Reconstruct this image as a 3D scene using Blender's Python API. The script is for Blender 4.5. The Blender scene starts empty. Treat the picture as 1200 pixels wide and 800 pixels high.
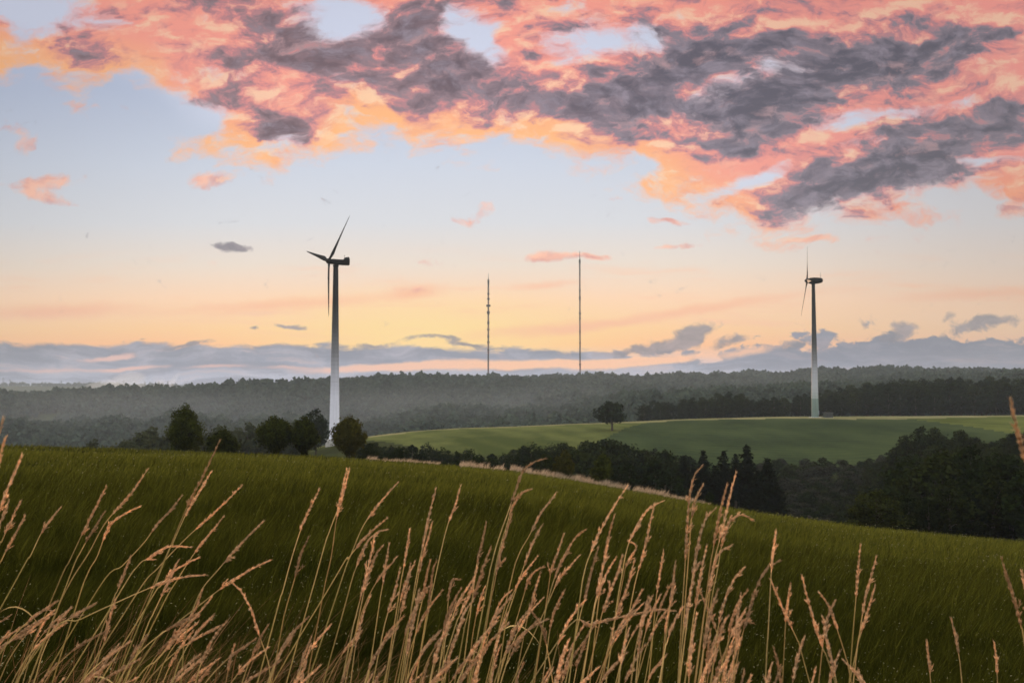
import bpy, math, random
import numpy as np
from mathutils import Vector, Matrix

# ======================================================================
# CAMERA, WORLD, SUN, EXPOSURE
# ======================================================================
scn = bpy.context.scene
COL = scn.collection
R = math.radians
EYE = 1.5                       # camera height above the verge it stands on
FOC = 1167.0                    # focal length in photograph pixels (35 mm lens)
HZ = 455.0                      # photograph row of the true horizon

cam_data = bpy.data.cameras.new("camera")
cam = bpy.data.objects.new("camera", cam_data)
COL.objects.link(cam)
cam.location = (0, 0, EYE)
cam.rotation_euler = (R(90) + math.atan((HZ - 400.0) / FOC), 0, 0)
cam_data.sensor_width = 36.0
cam_data.lens = 35.0
cam_data.clip_start = 0.05
cam_data.clip_end = 40000.0
cam_data.dof.use_dof = True
cam_data.dof.focus_distance = 6.0
cam_data.dof.aperture_fstop = 7.0
scn.camera = cam

scn.render.engine = 'CYCLES'
scn.cycles.use_denoising = True
try:
    scn.cycles.denoiser = 'OPENIMAGEDENOISE'
    scn.cycles.denoising_input_passes = 'RGB_ALBEDO_NORMAL'
except Exception:
    pass
scn.cycles.max_bounces = 6
scn.cycles.diffuse_bounces = 3
scn.cycles.transmission_bounces = 4
scn.cycles.volume_bounces = 1
scn.cycles.transparent_max_bounces = 8
scn.cycles.sample_clamp_indirect = 4.0
scn.view_settings.view_transform = 'Standard'
scn.view_settings.look = 'None'
scn.view_settings.exposure = 0.0
scn.view_settings.gamma = 1.0
scn.view_settings.use_curve_mapping = False

SUN_AZ = -6.5                   # degrees right of straight ahead
SUN_EL = 7.0
sun_data = bpy.data.lights.new("sun", 'SUN')
sun_data.energy = 4.6
sun_data.angle = R(14.0)        # sun veiled by the low bank of cloud: shadows are soft
sun_data.color = (1.0, 0.66, 0.42)
sun = bpy.data.objects.new("sun", sun_data)
COL.objects.link(sun)
_d = Vector((math.sin(R(SUN_AZ)) * math.cos(R(SUN_EL)), math.cos(R(SUN_AZ)) * math.cos(R(SUN_EL)), math.sin(R(SUN_EL))))
sun.rotation_euler = (-_d).to_track_quat('-Z', 'Y').to_euler()
sun.location = (0, 0, 60)


def lin(r, g, b):
    """sRGB 0..255 -> linear RGBA"""
    out = []
    for c in (r, g, b):
        c /= 255.0
        out.append(c / 12.92 if c <= 0.04045 else ((c + 0.055) / 1.055) ** 2.4)
    return (out[0], out[1], out[2], 1.0)


class Nodes:
    """small expression builder for a node tree"""
    def __init__(self, tree):
        self.t = tree

    def new(self, kind, **props):
        n = self.t.nodes.new(kind)
        for k, v in props.items():
            setattr(n, k, v)
        return n

    def put(self, sock, v):
        if isinstance(v, bpy.types.NodeSocket):
            self.t.links.new(v, sock)
        else:
            sock.default_value = v

    def math(self, op, a, b=None, c=None, clamp=False):
        n = self.new('ShaderNodeMath', operation=op, use_clamp=clamp)
        for i, v in enumerate((a, b, c)):
            if v is not None:
                self.put(n.inputs[i], v)
        return n.outputs[0]

    def add(self, a, b): return self.math('ADD', a, b)
    def sub(self, a, b): return self.math('SUBTRACT', a, b)
    def mul(self, a, b): return self.math('MULTIPLY', a, b)

    def vmath(self, op, a, b=None, scale=None, out=0):
        n = self.new('ShaderNodeVectorMath', operation=op)
        self.put(n.inputs[0], a)
        if b is not None:
            self.put(n.inputs[1], b)
        if scale is not None:
            self.put(n.inputs['Scale'], scale)
        return n.outputs[out]

    def xyz(self, x, y, z):
        n = self.new('ShaderNodeCombineXYZ')
        for i, v in enumerate((x, y, z)):
            self.put(n.inputs[i], v)
        return n.outputs[0]

    def sep(self, v):
        n = self.new('ShaderNodeSeparateXYZ')
        self.put(n.inputs[0], v)
        return n.outputs

    def noise(self, v, scale=1.0, detail=4.0, rough=0.5, dist=0.0, color=False, dim='3D'):
        n = self.new('ShaderNodeTexNoise', noise_dimensions=dim)
        self.put(n.inputs['Vector'], v)
        n.inputs['Scale'].default_value = scale
        n.inputs['Detail'].default_value = detail
        n.inputs['Roughness'].default_value = rough
        n.inputs['Distortion'].default_value = dist
        return n.outputs['Color'] if color else n.outputs['Fac']

    def step(self, v, lo, hi, to0=0.0, to1=1.0, smooth=True):
        n = self.new('ShaderNodeMapRange', interpolation_type='SMOOTHSTEP' if smooth else 'LINEAR')
        self.put(n.inputs[0], v)
        for i, x in enumerate((lo, hi, to0, to1)):
            self.put(n.inputs[i + 1], x)
        return n.outputs[0]

    def mix(self, f, a, b, blend='MIX'):
        n = self.new('ShaderNodeMix', data_type='RGBA', blend_type=blend)
        self.put(n.inputs[0], f)
        self.put(n.inputs[6], a)
        self.put(n.inputs[7], b)
        return n.outputs[2]

    def ramp(self, f, stops, interp='LINEAR'):
        n = self.new('ShaderNodeValToRGB')
        self.put(n.inputs[0], f)
        cr = n.color_ramp
        cr.interpolation = interp
        while len(cr.elements) < len(stops):
            cr.elements.new(0.5)
        for e, (p, c) in zip(cr.elements, stops):
            e.position = p
            e.color = c
        return n.outputs[0]

    def curve(self, x, pts):
        n = self.new('ShaderNodeFloatCurve')
        self.put(n.inputs['Value'], x)
        c = n.mapping.curves[0]
        while len(c.points) < len(pts):
            c.points.new(0.5, 0.5)
        for p, (a, b) in zip(c.points, pts):
            p.location = (a, b)
        n.mapping.update()
        return n.outputs[0]


# ---- the dusk sky: a function of direction only (azimuth/elevation), hundreds of kilometres away
world = bpy.data.worlds.new("World")
scn.world = world
world.use_nodes = True
wt = world.node_tree
wt.nodes.clear()
K = Nodes(wt)
direction = K.new('ShaderNodeTexCoord').outputs['Generated']
dx, dy, dz = K.sep(direction)
fwd = K.math('MAXIMUM', K.math('ABSOLUTE', dy), 0.22)
U = K.mul(K.math('DIVIDE', dx, fwd), FOC / 100)          # tangent of the azimuth, right positive
V = K.mul(K.math('DIVIDE', dz, fwd), FOC / 100)          # tangent of the elevation
P = K.xyz(U, V, K.mul(K.math('LESS_THAN', dy, 0.0), 7.3))


def uv(px, py):
    return ((px - 600) / 100.0, (HZ - py) / 100.0)


# The layout of the cloud cover (where there is more or less of it) is summed from ellipses into small
# in-memory maps over azimuth/elevation tangents; all cloud detail comes from the noise nodes below.
MU0, MU1, MV0, MV1 = -8.0, 8.0, -0.2, 5.0
MW, MH = 800, 260
_gu, _gv = np.meshgrid(MU0 + (np.arange(MW) + 0.5) / MW * (MU1 - MU0), MV0 + (np.arange(MH) + 0.5) / MH * (MV1 - MV0))


def layout(items, grow=1.0, gain=1.0):
    acc = np.zeros((MH, MW))
    for it in items:
        w = (it[5] if len(it) > 5 else 1.0) * gain
        cu, cv = uv(it[0], it[1])
        a = R(it[4])
        du, dv = _gu - cu, _gv - cv
        x = (du * math.cos(a) + dv * math.sin(a)) / (it[2] * grow / 100.0)
        y = (-du * math.sin(a) + dv * math.cos(a)) / (it[3] * grow / 100.0)
        t = np.clip(1.0 - np.sqrt(x * x + y * y), 0, 1)
        acc += w * t * t * (3 - 2 * t)
    return acc


def layout_map(name, chans):
    img = bpy.data.images.new(name, MW, MH, float_buffer=True, is_data=True)
    px = np.ones((MH, MW, 4), np.float32)
    for i, c in enumerate(chans):
        px[:, :, i] = c
    img.pixels.foreach_set(px.ravel())
    img.update()
    img.pack()
    return img


def look_up(img, p):
    n = K.new('ShaderNodeTexImage', interpolation='Cubic', extension='EXTEND')
    n.image = img
    q = K.vmath('MULTIPLY_ADD', p, (1 / (MU1 - MU0), 1 / (MV1 - MV0), 0))
    q.node.inputs[2].default_value = (-MU0 / (MU1 - MU0), -MV0 / (MV1 - MV0), 0)
    K.put(n.inputs['Vector'], q)
    return K.sep(n.outputs['Color'])


L_STREAKS = [
    (60, 365, 130, 12, 2, 0.8), (330, 356, 190, 9, 4, 0.6), (800, 366, 190, 8, 9, 0.7), (640, 385, 120, 10, 5, 0.6),
    (485, 341, 45, 12, 4, 0.6), (640, 333, 50, 6, 4, 0.5), (1140, 345, 120, 8, 3, 0.5)]
L_LOWCUM = [(815, 394, 24, 15, 0, 1.2), (780, 402, 48, 11, 8, 1.1), (740, 407, 60, 8, 3), (860, 402, 28, 8, 6, 1.0), (925, 406, 28, 11, 12, 1.0),
                    (1060, 381, 24, 14, 10, 1.2), (1040, 390, 22, 8, 0, .8), (1165, 380, 44, 9, 4, 1.2), (1130, 390, 38, 8, 4, 0.8), (1005, 372, 12, 8, 60, .5), (1118, 372, 16, 5, 30, .6),
                    (280, 293, 26, 5, -6, 1.3), (352, 380, 24, 4, -4, 1.2), (300, 386, 14, 3, 0, 0.9), (510, 397, 40, 4, 2, 1.1), (160, 389, 9, 3, 0, .9), (445, 401, 30, 4, 2, 1.0), (228, 402, 46, 4, 2, 1.0), (545, 402, 34, 4, 0, 1.0), (103, 272, 10, 6, 40, .5)]
L_SLOT = [(470, 429, 170, 7, 3, 1.0), (640, 427, 150, 7, 2, 1.1), (760, 423, 130, 8, 6, .9), (880, 412, 60, 9, 14, .5), (130, 417, 50, 5, 8, .9), (160, 430, 60, 4, 2, .8),
                      (60, 434, 130, 4, 1, .6), (255, 430, 60, 3, 2, .7), (330, 431, 50, 3, 1, .6)]
L_HOLES = [(15, 2, 70, 26, 0, 1.5), (120, 10, 40, 20, 0, .6), (210, 92, 80, 22, 8, 0.55), (200, 125, 60, 20, 0, 1.0), (395, 8, 45, 26, -20, 1.6), (545, 30, 50, 22, -40, 0.9), (575, 55, 34, 16, -30, .8),
                   (670, 22, 40, 30, 40, .7), (725, 45, 70, 22, 20, 0.9), (870, 90, 46, 18, 25, 0.65), (990, 135, 70, 14, 8, 0.75), (1110, 118, 60, 9, 4, .7), (920, 76, 26, 14, 20, .7), (1020, 165, 46, 9, 8, .6),
                   (1170, 190, 40, 6, 2, .8), (835, 190, 30, 14, 10, .45), (885, 205, 50, 9, 25, .9), (660, 110, 30, 9, 20, .5), (260, 20, 40, 24, 0, .3), (340, 90, 26, 12, 0, .35), (760, 190, 20, 10, 20, .4)]
L_SMALL = [(40, 209, 50, 13, 8, 1.5), (52, 226, 40, 7, -3, 1.2), (22, 167, 20, 12, -30, 1.1), (3, 150, 18, 14, -40, .8), (238, 206, 24, 11, -8, 1.4), (110, 128, 60, 9, 2, .5), (545, 257, 24, 7, 6, 1.3), (567, 244, 14, 8, 0, 1.1),
                   (645, 298, 26, 7, 2, 1.5), (690, 297, 26, 7, -2, 1.5), (775, 258, 24, 6, -4, 1.4), (772, 292, 26, 5, 6, 1.3), (802, 290, 16, 4, 6, .7), (962, 279, 44, 8, -4, 1.6), (965, 266, 12, 4, 0, .8), (1195, 247, 26, 16, 20, 1.5),
                   (485, 341, 36, 9, 0, .8), (500, 309, 24, 6, 0, .8), (255, 313, 26, 6, 14, .6), (720, 232, 14, 7, 0, .7)]
L_DARK = [(90, 58, 75, 17, -14, .62), (70, 45, 50, 14, -8, .3), (290, 85, 36, 20, -10, .95), (240, 112, 32, 9, 10, .6), (315, 140, 40, 18, -20, 1.15), (330, 155, 50, 12, 0, .6), (355, 158, 20, 9, 0, .6),
                  (300, 12, 110, 34, -18, 1.0), (400, 50, 100, 34, -22, 1.0), (480, 18, 50, 22, 0, .9), (520, 85, 40, 55, 60, .75), (505, 45, 60, 30, -30, .7), (570, 15, 60, 30, -10, .75), (430, 95, 70, 18, -12, .5), (380, 98, 20, 14, 0, .55),
                  (560, 118, 28, 16, 30, .5), (600, 118, 46, 12, 0, .65), (660, 40, 46, 12, 40, .8), (760, 20, 60, 26, 25, .6), (740, 78, 110, 20, 13, 1.15), (840, 30, 70, 24, 18, .9), (870, 55, 60, 10, 10, .9),
                  (690, 118, 70, 22, 6, .95), (800, 118, 100, 24, 8, 1.0), (860, 145, 60, 28, 20, .95), (905, 130, 60, 18, 5, .7), (730, 140, 28, 10, 10, .6), (800, 158, 40, 10, 0, .6),
                  (990, 55, 130, 36, 8, 1.35), (940, 90, 80, 24, 20, 1.0), (1080, 60, 80, 28, 10, .95), (1160, 50, 50, 9, 20, .7), (1090, 140, 80, 15, 7, 1.15), (1190, 138, 30, 22, 0, 1.2), (1000, 215, 130, 34, 14, 1.35), (1090, 182, 110, 22, 14, 1.2), (930, 240, 70, 12, 14, .8),
                  (1150, 205, 70, 14, 6, 1.0), (880, 165, 24, 12, 10, .7), (1040, 235, 70, 12, 14, .8), (930, 145, 40, 14, 0, .7), (1120, 100, 60, 8, 0, .5), (960, 277, 24, 4, -4, .7)]
map_a = layout_map('cloud_layout', [layout(L_HOLES, 2.0, 0.86), layout(L_DARK, 2.1, 0.72), layout(L_SMALL, 1.5, 0.8)])
map_b = layout_map('low_cloud_layout', [layout(L_STREAKS, 1.2), layout(L_LOWCUM, 1.3, 0.9), layout(L_SLOT, 1.2)])

# clear sky colours by elevation
elev = K.math('MULTIPLY', V, 1 / 4.6, clamp=True)


def ev(py):
    return max(0.0, min(1.0, (HZ - py) / 460.0))


clear = K.ramp(elev, [
    (ev(452), lin(172, 168, 184)),
    (ev(425), lin(222, 186, 176)),
    (ev(404), lin(255, 182, 112)),
    (ev(385), lin(255, 197, 126)),
    (ev(350), lin(253, 208, 166)),
    (ev(310), lin(232, 215, 198)),
    (ev(260), lin(212, 213, 217)),
    (ev(190), lin(200, 207, 221)),
    (ev(100), lin(182, 193, 217)),
    (ev(0), lin(178, 190, 222)),
])
glow = K.step(K.vmath('LENGTH', K.vmath('MULTIPLY', K.vmath('SUBTRACT', P, (-1.0, 0.6, 0)), (1 / 3.3, 1 / 0.75, 0)), out=1), 1.0, 0.0)
clear = K.mix(K.mul(glow, 0.75), clear, lin(255, 220, 128))
clear = K.mix(K.step(U, 1.0, 6.5, 0.0, 0.35), clear, K.ramp(elev, [(0.0, lin(170, 170, 190)), (0.2, lin(240, 196, 165)), (0.45, lin(225, 212, 205)), (1, lin(190, 200, 225))]))

# noise fields shared by the cloud layers
Pz = K.vmath('MULTIPLY', P, (0.8, 1.25, 1.0))
w1 = K.vmath('SUBTRACT', K.noise(Pz, 0.75, 5, 0.55, color=True), (0.5, 0.5, 0.5))
w2 = K.vmath('SUBTRACT', K.noise(Pz, 3.0, 4, 0.6, color=True), (0.5, 0.5, 0.5))
Pw = K.vmath('ADD', P, K.vmath('ADD', K.vmath('MULTIPLY', w1, (1.0, 0.55, 0)), K.vmath('MULTIPLY', w2, (0.13, 0.09, 0))))
rot = K.new('ShaderNodeMapping', vector_type='POINT')
K.put(rot.inputs['Vector'], Pw)
rot.inputs['Rotation'].default_value = (0, 0, R(-14))
rot.inputs['Scale'].default_value = (0.8, 1.5, 1.0)
Pr = rot.outputs[0]
F = K.noise(Pr, 1.5, 9, 0.60)                       # cloud thickness
F_sun = K.noise(K.vmath('ADD', Pr, (-0.02, -0.16, 0)), 1.5, 6, 0.60)   # thickness a little nearer to the sun
relief = K.sub(F, F_sun)                            # negative: facing the sun, positive: behind thicker cloud
Fh = K.noise(Pw, 6.0, 4, 0.6)
F2 = K.noise(K.vmath('ADD', Pr, (11.3, 4.2, 0)), 1.1, 7, 0.60)
F3 = K.noise(K.vmath('ADD', Pr, (5.1, 2.7, 0)), 3.4, 6, 0.62)
Uw, Vw, _z = K.sep(Pw)

# --- high thin streaks low over the horizon
Ps = K.vmath('MULTIPLY', K.vmath('ADD', P, K.vmath('MULTIPLY', w1, (0.5, 0.25, 0))), (0.45, 3.4, 1))
st = K.noise(Ps, 1.2, 6, 0.55)
st = K.mul(K.step(st, 0.5, 0.72), K.mul(K.step(V, 0.45, 0.75), K.step(V, 1.75, 1.1)))
sky = K.mix(K.mul(st, 0.55), clear, lin(250, 186, 142))
streaks = look_up(map_b, K.vmath('ADD', P, K.vmath('MULTIPLY', w2, (0.4, 0.12, 0))))[0]
sky = K.mix(K.math('MINIMUM', streaks, 0.75), sky, lin(247, 172, 128))

# --- grey bank lying on the horizon
top = K.curve(K.math('MULTIPLY_ADD', U, 1 / 14.0, 0.5, clamp=True), [
    (0.0, 0.50), (0.07, 0.52), (0.15, 0.55), (0.25, 0.52), (0.35, 0.50), (0.46, 0.50), (0.56, 0.46), (0.63, 0.40), (0.67, 0.40),
    (0.73, 0.58), (0.80, 0.62), (0.88, 0.68), (0.94, 0.66), (1.0, 0.66)])
side = K.step(U, 0.4, 3.0)
Pb = K.vmath('MULTIPLY', Pw, (1.0, 1.9, 1.0))
Fb = K.noise(Pb, 2.0, 8, 0.58)
wob = K.mul(K.sub(Fb, 0.5), K.step(side, 0, 1, 0.30, 0.95))
Fl = K.noise(K.vmath('MULTIPLY', Pw, (0.45, 4.2, 1)), 1.6, 7, 0.6)       # long level streaks
wob = K.add(wob, K.mul(K.sub(Fl, 0.5), 0.22))
bank = K.step(K.add(K.sub(top, V), wob), -0.02, 0.06)
lowcum = look_up(map_b, Pw)[1]
lowcum = K.step(K.add(lowcum, K.add(K.mul(K.sub(Fb, 0.5), 1.0), K.mul(K.sub(Fh, 0.5), 1.5))), 0.22, 0.85)
bank_c = K.ramp(K.math('MULTIPLY', V, 1.0, clamp=True), [(0.0, lin(176, 182, 200)), (0.14, lin(164, 168, 186)), (0.30, lin(134, 139, 158)), (0.52, lin(104, 109, 128)), (0.75, lin(108, 111, 130))])
bank_c = K.mix(K.mul(K.step(Fb, 0.42, 0.66), 0.45), bank_c, lin(186, 180, 192))
bank_c = K.mix(K.mul(K.step(Fl, 0.44, 0.60), 0.5), bank_c, lin(96, 100, 120))
bank_c = K.mix(K.mul(K.step(Fl, 0.47, 0.34), K.step(V, 0.05, 0.3, 0.15, 0.5)), bank_c, lin(206, 176, 172))
cum_c = K.mix(K.step(F3, 0.35, 0.65), lin(92, 90, 104), lin(140, 128, 136))
bank_c = K.mix(K.mul(K.step(U, 1.5, 3.5, 0.0, 0.55), K.step(V, 0.12, 0.4)), bank_c, lin(92, 98, 122))
sky = K.mix(bank, sky, bank_c)
sky = K.mix(K.mul(lowcum, 0.9), sky, cum_c)
# salmon light through slots in the bank
slot_p = K.vmath('ADD', P, K.vmath('ADD', K.vmath('MULTIPLY', w1, (0.3, 0.10, 0)), K.vmath('MULTIPLY', w2, (0.5, 0.09, 0))))
slot = look_up(map_b, slot_p)[2]
slot = K.step(K.add(slot, K.mul(K.sub(st, 0.0), 0.3)), 0.15, 0.75)
sky = K.mix(K.mul(slot, 0.92), sky, K.mix(K.step(U, -3.5, 0.3), lin(226, 178, 165), lin(255, 190, 142)))

# --- the great lit deck of cloud
lowpts = [(-150, 70), (0, 88), (60, 104), (130, 114), (170, 124), (200, 155), (240, 168), (300, 184), (370, 186), (410, 150), (440, 142), (500, 160), (560, 167),
          (640, 166), (700, 182), (760, 203), (820, 232), (870, 258), (930, 264), (1000, 258), (1060, 250), (1130, 230), (1200, 224), (1350, 230)]
cp = [((px + 150) / 1500.0, (HZ - py) / 500.0) for px, py in lowpts]
vlow = K.mul(K.curve(K.math('MULTIPLY_ADD', Uw, 100 / 1500.0, 750 / 1500.0, clamp=True), cp), 5.0)
e = K.add(K.sub(Vw, vlow), K.step(Uw, -5.0, -2.8, 0.08, 0.14))
holes, dark, small = look_up(map_a, Pw)
dens = K.add(K.sub(K.mul(K.math('MINIMUM', e, 0.62), 2.1), K.mul(holes, 1.35)), K.add(K.mul(K.sub(F, 0.5), 3.6), K.mul(K.sub(Fh, 0.5), 0.4)))
alpha = K.step(dens, -0.10, 0.75)
small_a = K.step(K.add(small, K.add(K.mul(K.sub(F, 0.5), 1.2), K.mul(K.sub(Fh, 0.5), 1.6))), 0.30, 1.15)

dk = K.add(K.sub(K.mul(dark, 1.15), K.mul(holes, 0.2)), K.add(K.mul(K.sub(F2, 0.5), 3.0), K.add(K.mul(K.sub(F, 0.5), 1.5), K.mul(relief, 4.0))))
dk = K.sub(dk, K.mul(K.step(e, 0.75, 0.10), 0.75))
dk = K.step(K.add(dk, K.mul(K.sub(F3, 0.5), 0.9)), 0.0, 1.75)
lit = K.mix(K.step(e, 0.20, 1.05), lin(255, 182, 116), lin(252, 154, 134))
lit = K.mix(K.step(U, 1.0, 5.0), lit, K.mix(K.step(e, 0.05, 0.6), lin(252, 156, 112), lin(248, 150, 136)))
lit = K.mix(K.mul(K.step(F3, 0.46, 0.72), 0.42), lit, lin(255, 208, 172))
lit = K.mix(K.mul(K.step(F2, 0.50, 0.66), 0.55), lit, lin(228, 142, 132))
mid = lin(208, 128, 130)
shade = K.mix(K.step(U, -3.0, 3.0), lin(100, 72, 80), lin(74, 67, 84))
shade = K.mix(K.mul(K.step(F3, 0.42, 0.70), 0.7), shade, lin(160, 146, 160))
lit = K.mix(K.mul(K.step(relief, -0.01, -0.14), 0.6), lit, lin(255, 220, 178))
cloud = K.mix(K.step(dk, 0.0, 0.34, smooth=False), lit, mid)
cloud = K.mix(K.step(dk, 0.26, 0.60, smooth=False), cloud, K.mix(K.step(U, -3.0, 3.0), lin(150, 116, 122), lin(136, 120, 132)))
cloud = K.mix(K.step(dk, 0.52, 1.0, smooth=False), cloud, shade)
cloud = K.mix(K.mul(K.step(relief, -0.02, -0.16), K.step(dk, 0.3, 0.6, 0.0, 0.5)), cloud, lin(196, 152, 152))
thin = K.step(dens, 0.75, 0.1)
cloud = K.mix(K.mul(thin, 0.35), cloud, lin(244, 190, 178))
a_all = K.math('MAXIMUM', K.mul(alpha, 0.96), K.mul(small_a, 0.85))
cloud = K.mix(K.math('LESS_THAN', alpha, 0.02), cloud, K.mix(K.step(K.add(relief, K.mul(K.sub(F3, 0.5), 0.5)), -0.12, 0.16), lin(255, 186, 152), lin(214, 138, 130)))
veil = K.mul(K.step(e, 0.2, 0.9), 0.75)          # thin high veil whitens the gaps in the deck
sky = K.mix(veil, sky, lin(216, 220, 238))
sky = K.mix(a_all, sky, cloud)
# the sky dims away from the afterglow
away = K.vmath('LENGTH', K.vmath('MULTIPLY', K.vmath('SUBTRACT', P, (-0.7, 0.7, 0)), (1.0, 1.25, 0)), out=1)
sky = K.vmath('SCALE', sky, scale=K.step(away, 2.2, 7.4, 1.03, 0.74))

# overhead and behind the viewer: unseen sky made brighter than dusk, as fill for the grass
unseen = K.math('MAXIMUM', K.step(V, 4.9, 8.0), K.step(dy, 0.65, 0.25))
sky = K.mix(unseen, sky, K.mix(K.step(dz, 0.0, 0.9), (1.24, 1.20, 1.14, 1), (1.08, 1.14, 1.18, 1)))

# ground-side of the sphere (never seen over the terrain, dims the bounce from below)
sky = K.mix(K.step(dz, 0.0, -0.08), sky, lin(60, 60, 62))

nish = K.new('ShaderNodeTexSky', sky_type='NISHITA')
nish.sun_disc = False
nish.sun_elevation = R(SUN_EL)
nish.sun_rotation = R(SUN_AZ)
nish.air_density = 1.0
nish.dust_density = 1.5
bg = K.new('ShaderNodeBackground')
K.put(bg.inputs['Color'], sky)
bg.inputs['Strength'].default_value = 1.06
bg2 = K.new('ShaderNodeBackground')
K.put(bg2.inputs['Color'], nish.outputs[0])
bg2.inputs['Strength'].default_value = 0.0
mixs = K.new('ShaderNodeAddShader')
wt.links.new(bg.outputs[0], mixs.inputs[0])
wt.links.new(bg2.outputs[0], mixs.inputs[1])
wo = K.new('ShaderNodeOutputWorld')
wt.links.new(mixs.outputs[0], wo.inputs['Surface'])
world.cycles.sampling_method = 'MANUAL'
world.cycles.sample_map_resolution = 1024

# ======================================================================
# HELPERS
# ======================================================================
random.seed(7)
rng = np.random.default_rng(7)


def tag(o, label=None, cat=None, group=None, kind=None):
    if label: o['label'] = label
    if cat: o['category'] = cat
    if group: o['group'] = group
    if kind: o['kind'] = kind
    return o


def empty(name, loc, rz=0.0, scale=(1, 1, 1)):
    o = bpy.data.objects.new(name, None)
    COL.objects.link(o)
    o.empty_display_size = 0.5
    o.location = loc
    o.rotation_euler = (0, 0, rz)
    o.scale = scale
    return o


def link_mesh(name, me, mat=None, parent=None):
    o = bpy.data.objects.new(name, me)
    COL.objects.link(o)
    if mat is not None and not me.materials:
        me.materials.append(mat)
    if parent is not None:
        o.parent = parent
    return o


def mesh_np(name, verts, faces_list, attrs=None, smooth=False):
    """faces_list: list of (n,k) index arrays, each of one corner count"""
    me = bpy.data.meshes.new(name)
    verts = np.asarray(verts, np.float32)
    me.vertices.add(len(verts))
    me.vertices.foreach_set('co', verts.ravel())
    faces_list = [np.asarray(f, np.int32) for f in faces_list if len(f)]
    loops = np.concatenate([f.ravel() for f in faces_list])
    tot = np.concatenate([np.full(len(f), f.shape[1], np.int32) for f in faces_list])
    start = np.concatenate(([0], np.cumsum(tot)[:-1])).astype(np.int32)
    me.loops.add(len(loops))
    me.loops.foreach_set('vertex_index', loops)
    me.polygons.add(len(tot))
    me.polygons.foreach_set('loop_start', start)
    me.polygons.foreach_set('loop_total', tot)
    if smooth:
        me.polygons.foreach_set('use_smooth', np.ones(len(tot), bool))
    me.update(calc_edges=True)
    for k, a in (attrs or {}).items():
        at = me.attributes.new(k, 'FLOAT', 'POINT')
        at.data.foreach_set('value', np.asarray(a, np.float32))
    return me


class MB:
    """collects simple shapes into one mesh"""
    def __init__(self):
        self.v, self.f = [], []

    def poly(self, verts, faces):
        b = len(self.v)
        self.v += [tuple(p) for p in verts]
        self.f += [tuple(i + b for i in f) for f in faces]

    def box(self, c, s, rz=0.0):
        cx, cy, cz = c
        hx, hy, hz = s[0] / 2, s[1] / 2, s[2] / 2
        co, si = math.cos(rz), math.sin(rz)
        vs = []
        for z in (-hz, hz):
            for x, y in ((-hx, -hy), (hx, -hy), (hx, hy), (-hx, hy)):
                vs.append((cx + x * co - y * si, cy + x * si + y * co, cz + z))
        self.poly(vs, [(3, 2, 1, 0), (4, 5, 6, 7), (0, 1, 5, 4), (1, 2, 6, 5), (2, 3, 7, 6), (3, 0, 4, 7)])

    def rings(self, rings, close=True):
        """skin a list of equal-length closed rings"""
        b = len(self.v)
        n = len(rings[0])
        for r in rings:
            self.v += [tuple(p) for p in r]
        for i in range(len(rings) - 1):
            for j in range(n):
                a0, a1 = b + i * n + j, b + i * n + (j + 1) % n
                self.f.append((a0, a1, a1 + n, a0 + n))
        if close:
            self.f.append(tuple(b + j for j in reversed(range(n))))
            self.f.append(tuple(b + (len(rings) - 1) * n + j for j in range(n)))

    def tube(self, pts, radii, n=6):
        pts = [Vector(p) for p in pts]
        up = Vector((0.31, 0.17, 0.93)).normalized()
        rs = []
        for i, p in enumerate(pts):
            t = (pts[min(i + 1, len(pts) - 1)] - pts[max(i - 1, 0)]).normalized()
            a = t.cross(up if abs(t.dot(up)) < 0.95 else Vector((1, 0, 0))).normalized()
            b = t.cross(a).normalized()
            r = radii[i] if isinstance(radii, (list, tuple)) else radii
            rs.append([p + (a * math.cos(2 * math.pi * k / n) + b * math.sin(2 * math.pi * k / n)) * r for k in range(n)])
        self.rings(rs)

    def lathe(self, prof, n=24, c=(0, 0, 0)):
        self.rings([[(c[0] + r * math.cos(2 * math.pi * k / n), c[1] + r * math.sin(2 * math.pi * k / n), c[2] + z) for k in range(n)] for r, z in prof])

    def build(self, name, mat, parent=None, smooth=False, bevel=0.0):
        me = bpy.data.meshes.new(name)
        me.from_pydata(self.v, [], self.f)
        if smooth:
            me.polygons.foreach_set('use_smooth', [True] * len(me.polygons))
        me.update()
        if smooth and hasattr(me, 'set_sharp_from_angle'):
            me.set_sharp_from_angle(angle=R(40))
        o = link_mesh(name, me, mat, parent)
        if bevel:
            b = o.modifiers.new('bevel', 'BEVEL')
            b.width = bevel
            b.segments = 2
            b.limit_method = 'ANGLE'
        return o


def material(name):
    m = bpy.data.materials.new(name)
    m.use_nodes = True
    m.node_tree.nodes.clear()
    k = Nodes(m.node_tree)
    out = k.new('ShaderNodeOutputMaterial')
    return m, k, out


def simple_mat(name, col, rough=0.6, metal=0.0, spec=0.3, var=0.12, scale=3.0):
    m, k, out = material(name)
    p = k.new('ShaderNodeBsdfPrincipled')
    co = k.new('ShaderNodeTexCoord').outputs['Object']
    n = k.noise(co, scale, 5, 0.6)
    f = k.step(n, 0.3, 0.7, 1 - var, 1 + var)
    c = k.vmath('SCALE', (col[0], col[1], col[2]), scale=f)
    k.put(p.inputs['Base Color'], c)
    p.inputs['Roughness'].default_value = rough
    p.inputs['Metallic'].default_value = metal
    p.inputs['Specular IOR Level'].default_value = spec
    m.node_tree.links.new(p.outputs[0], out.inputs['Surface'])
    return m


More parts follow.
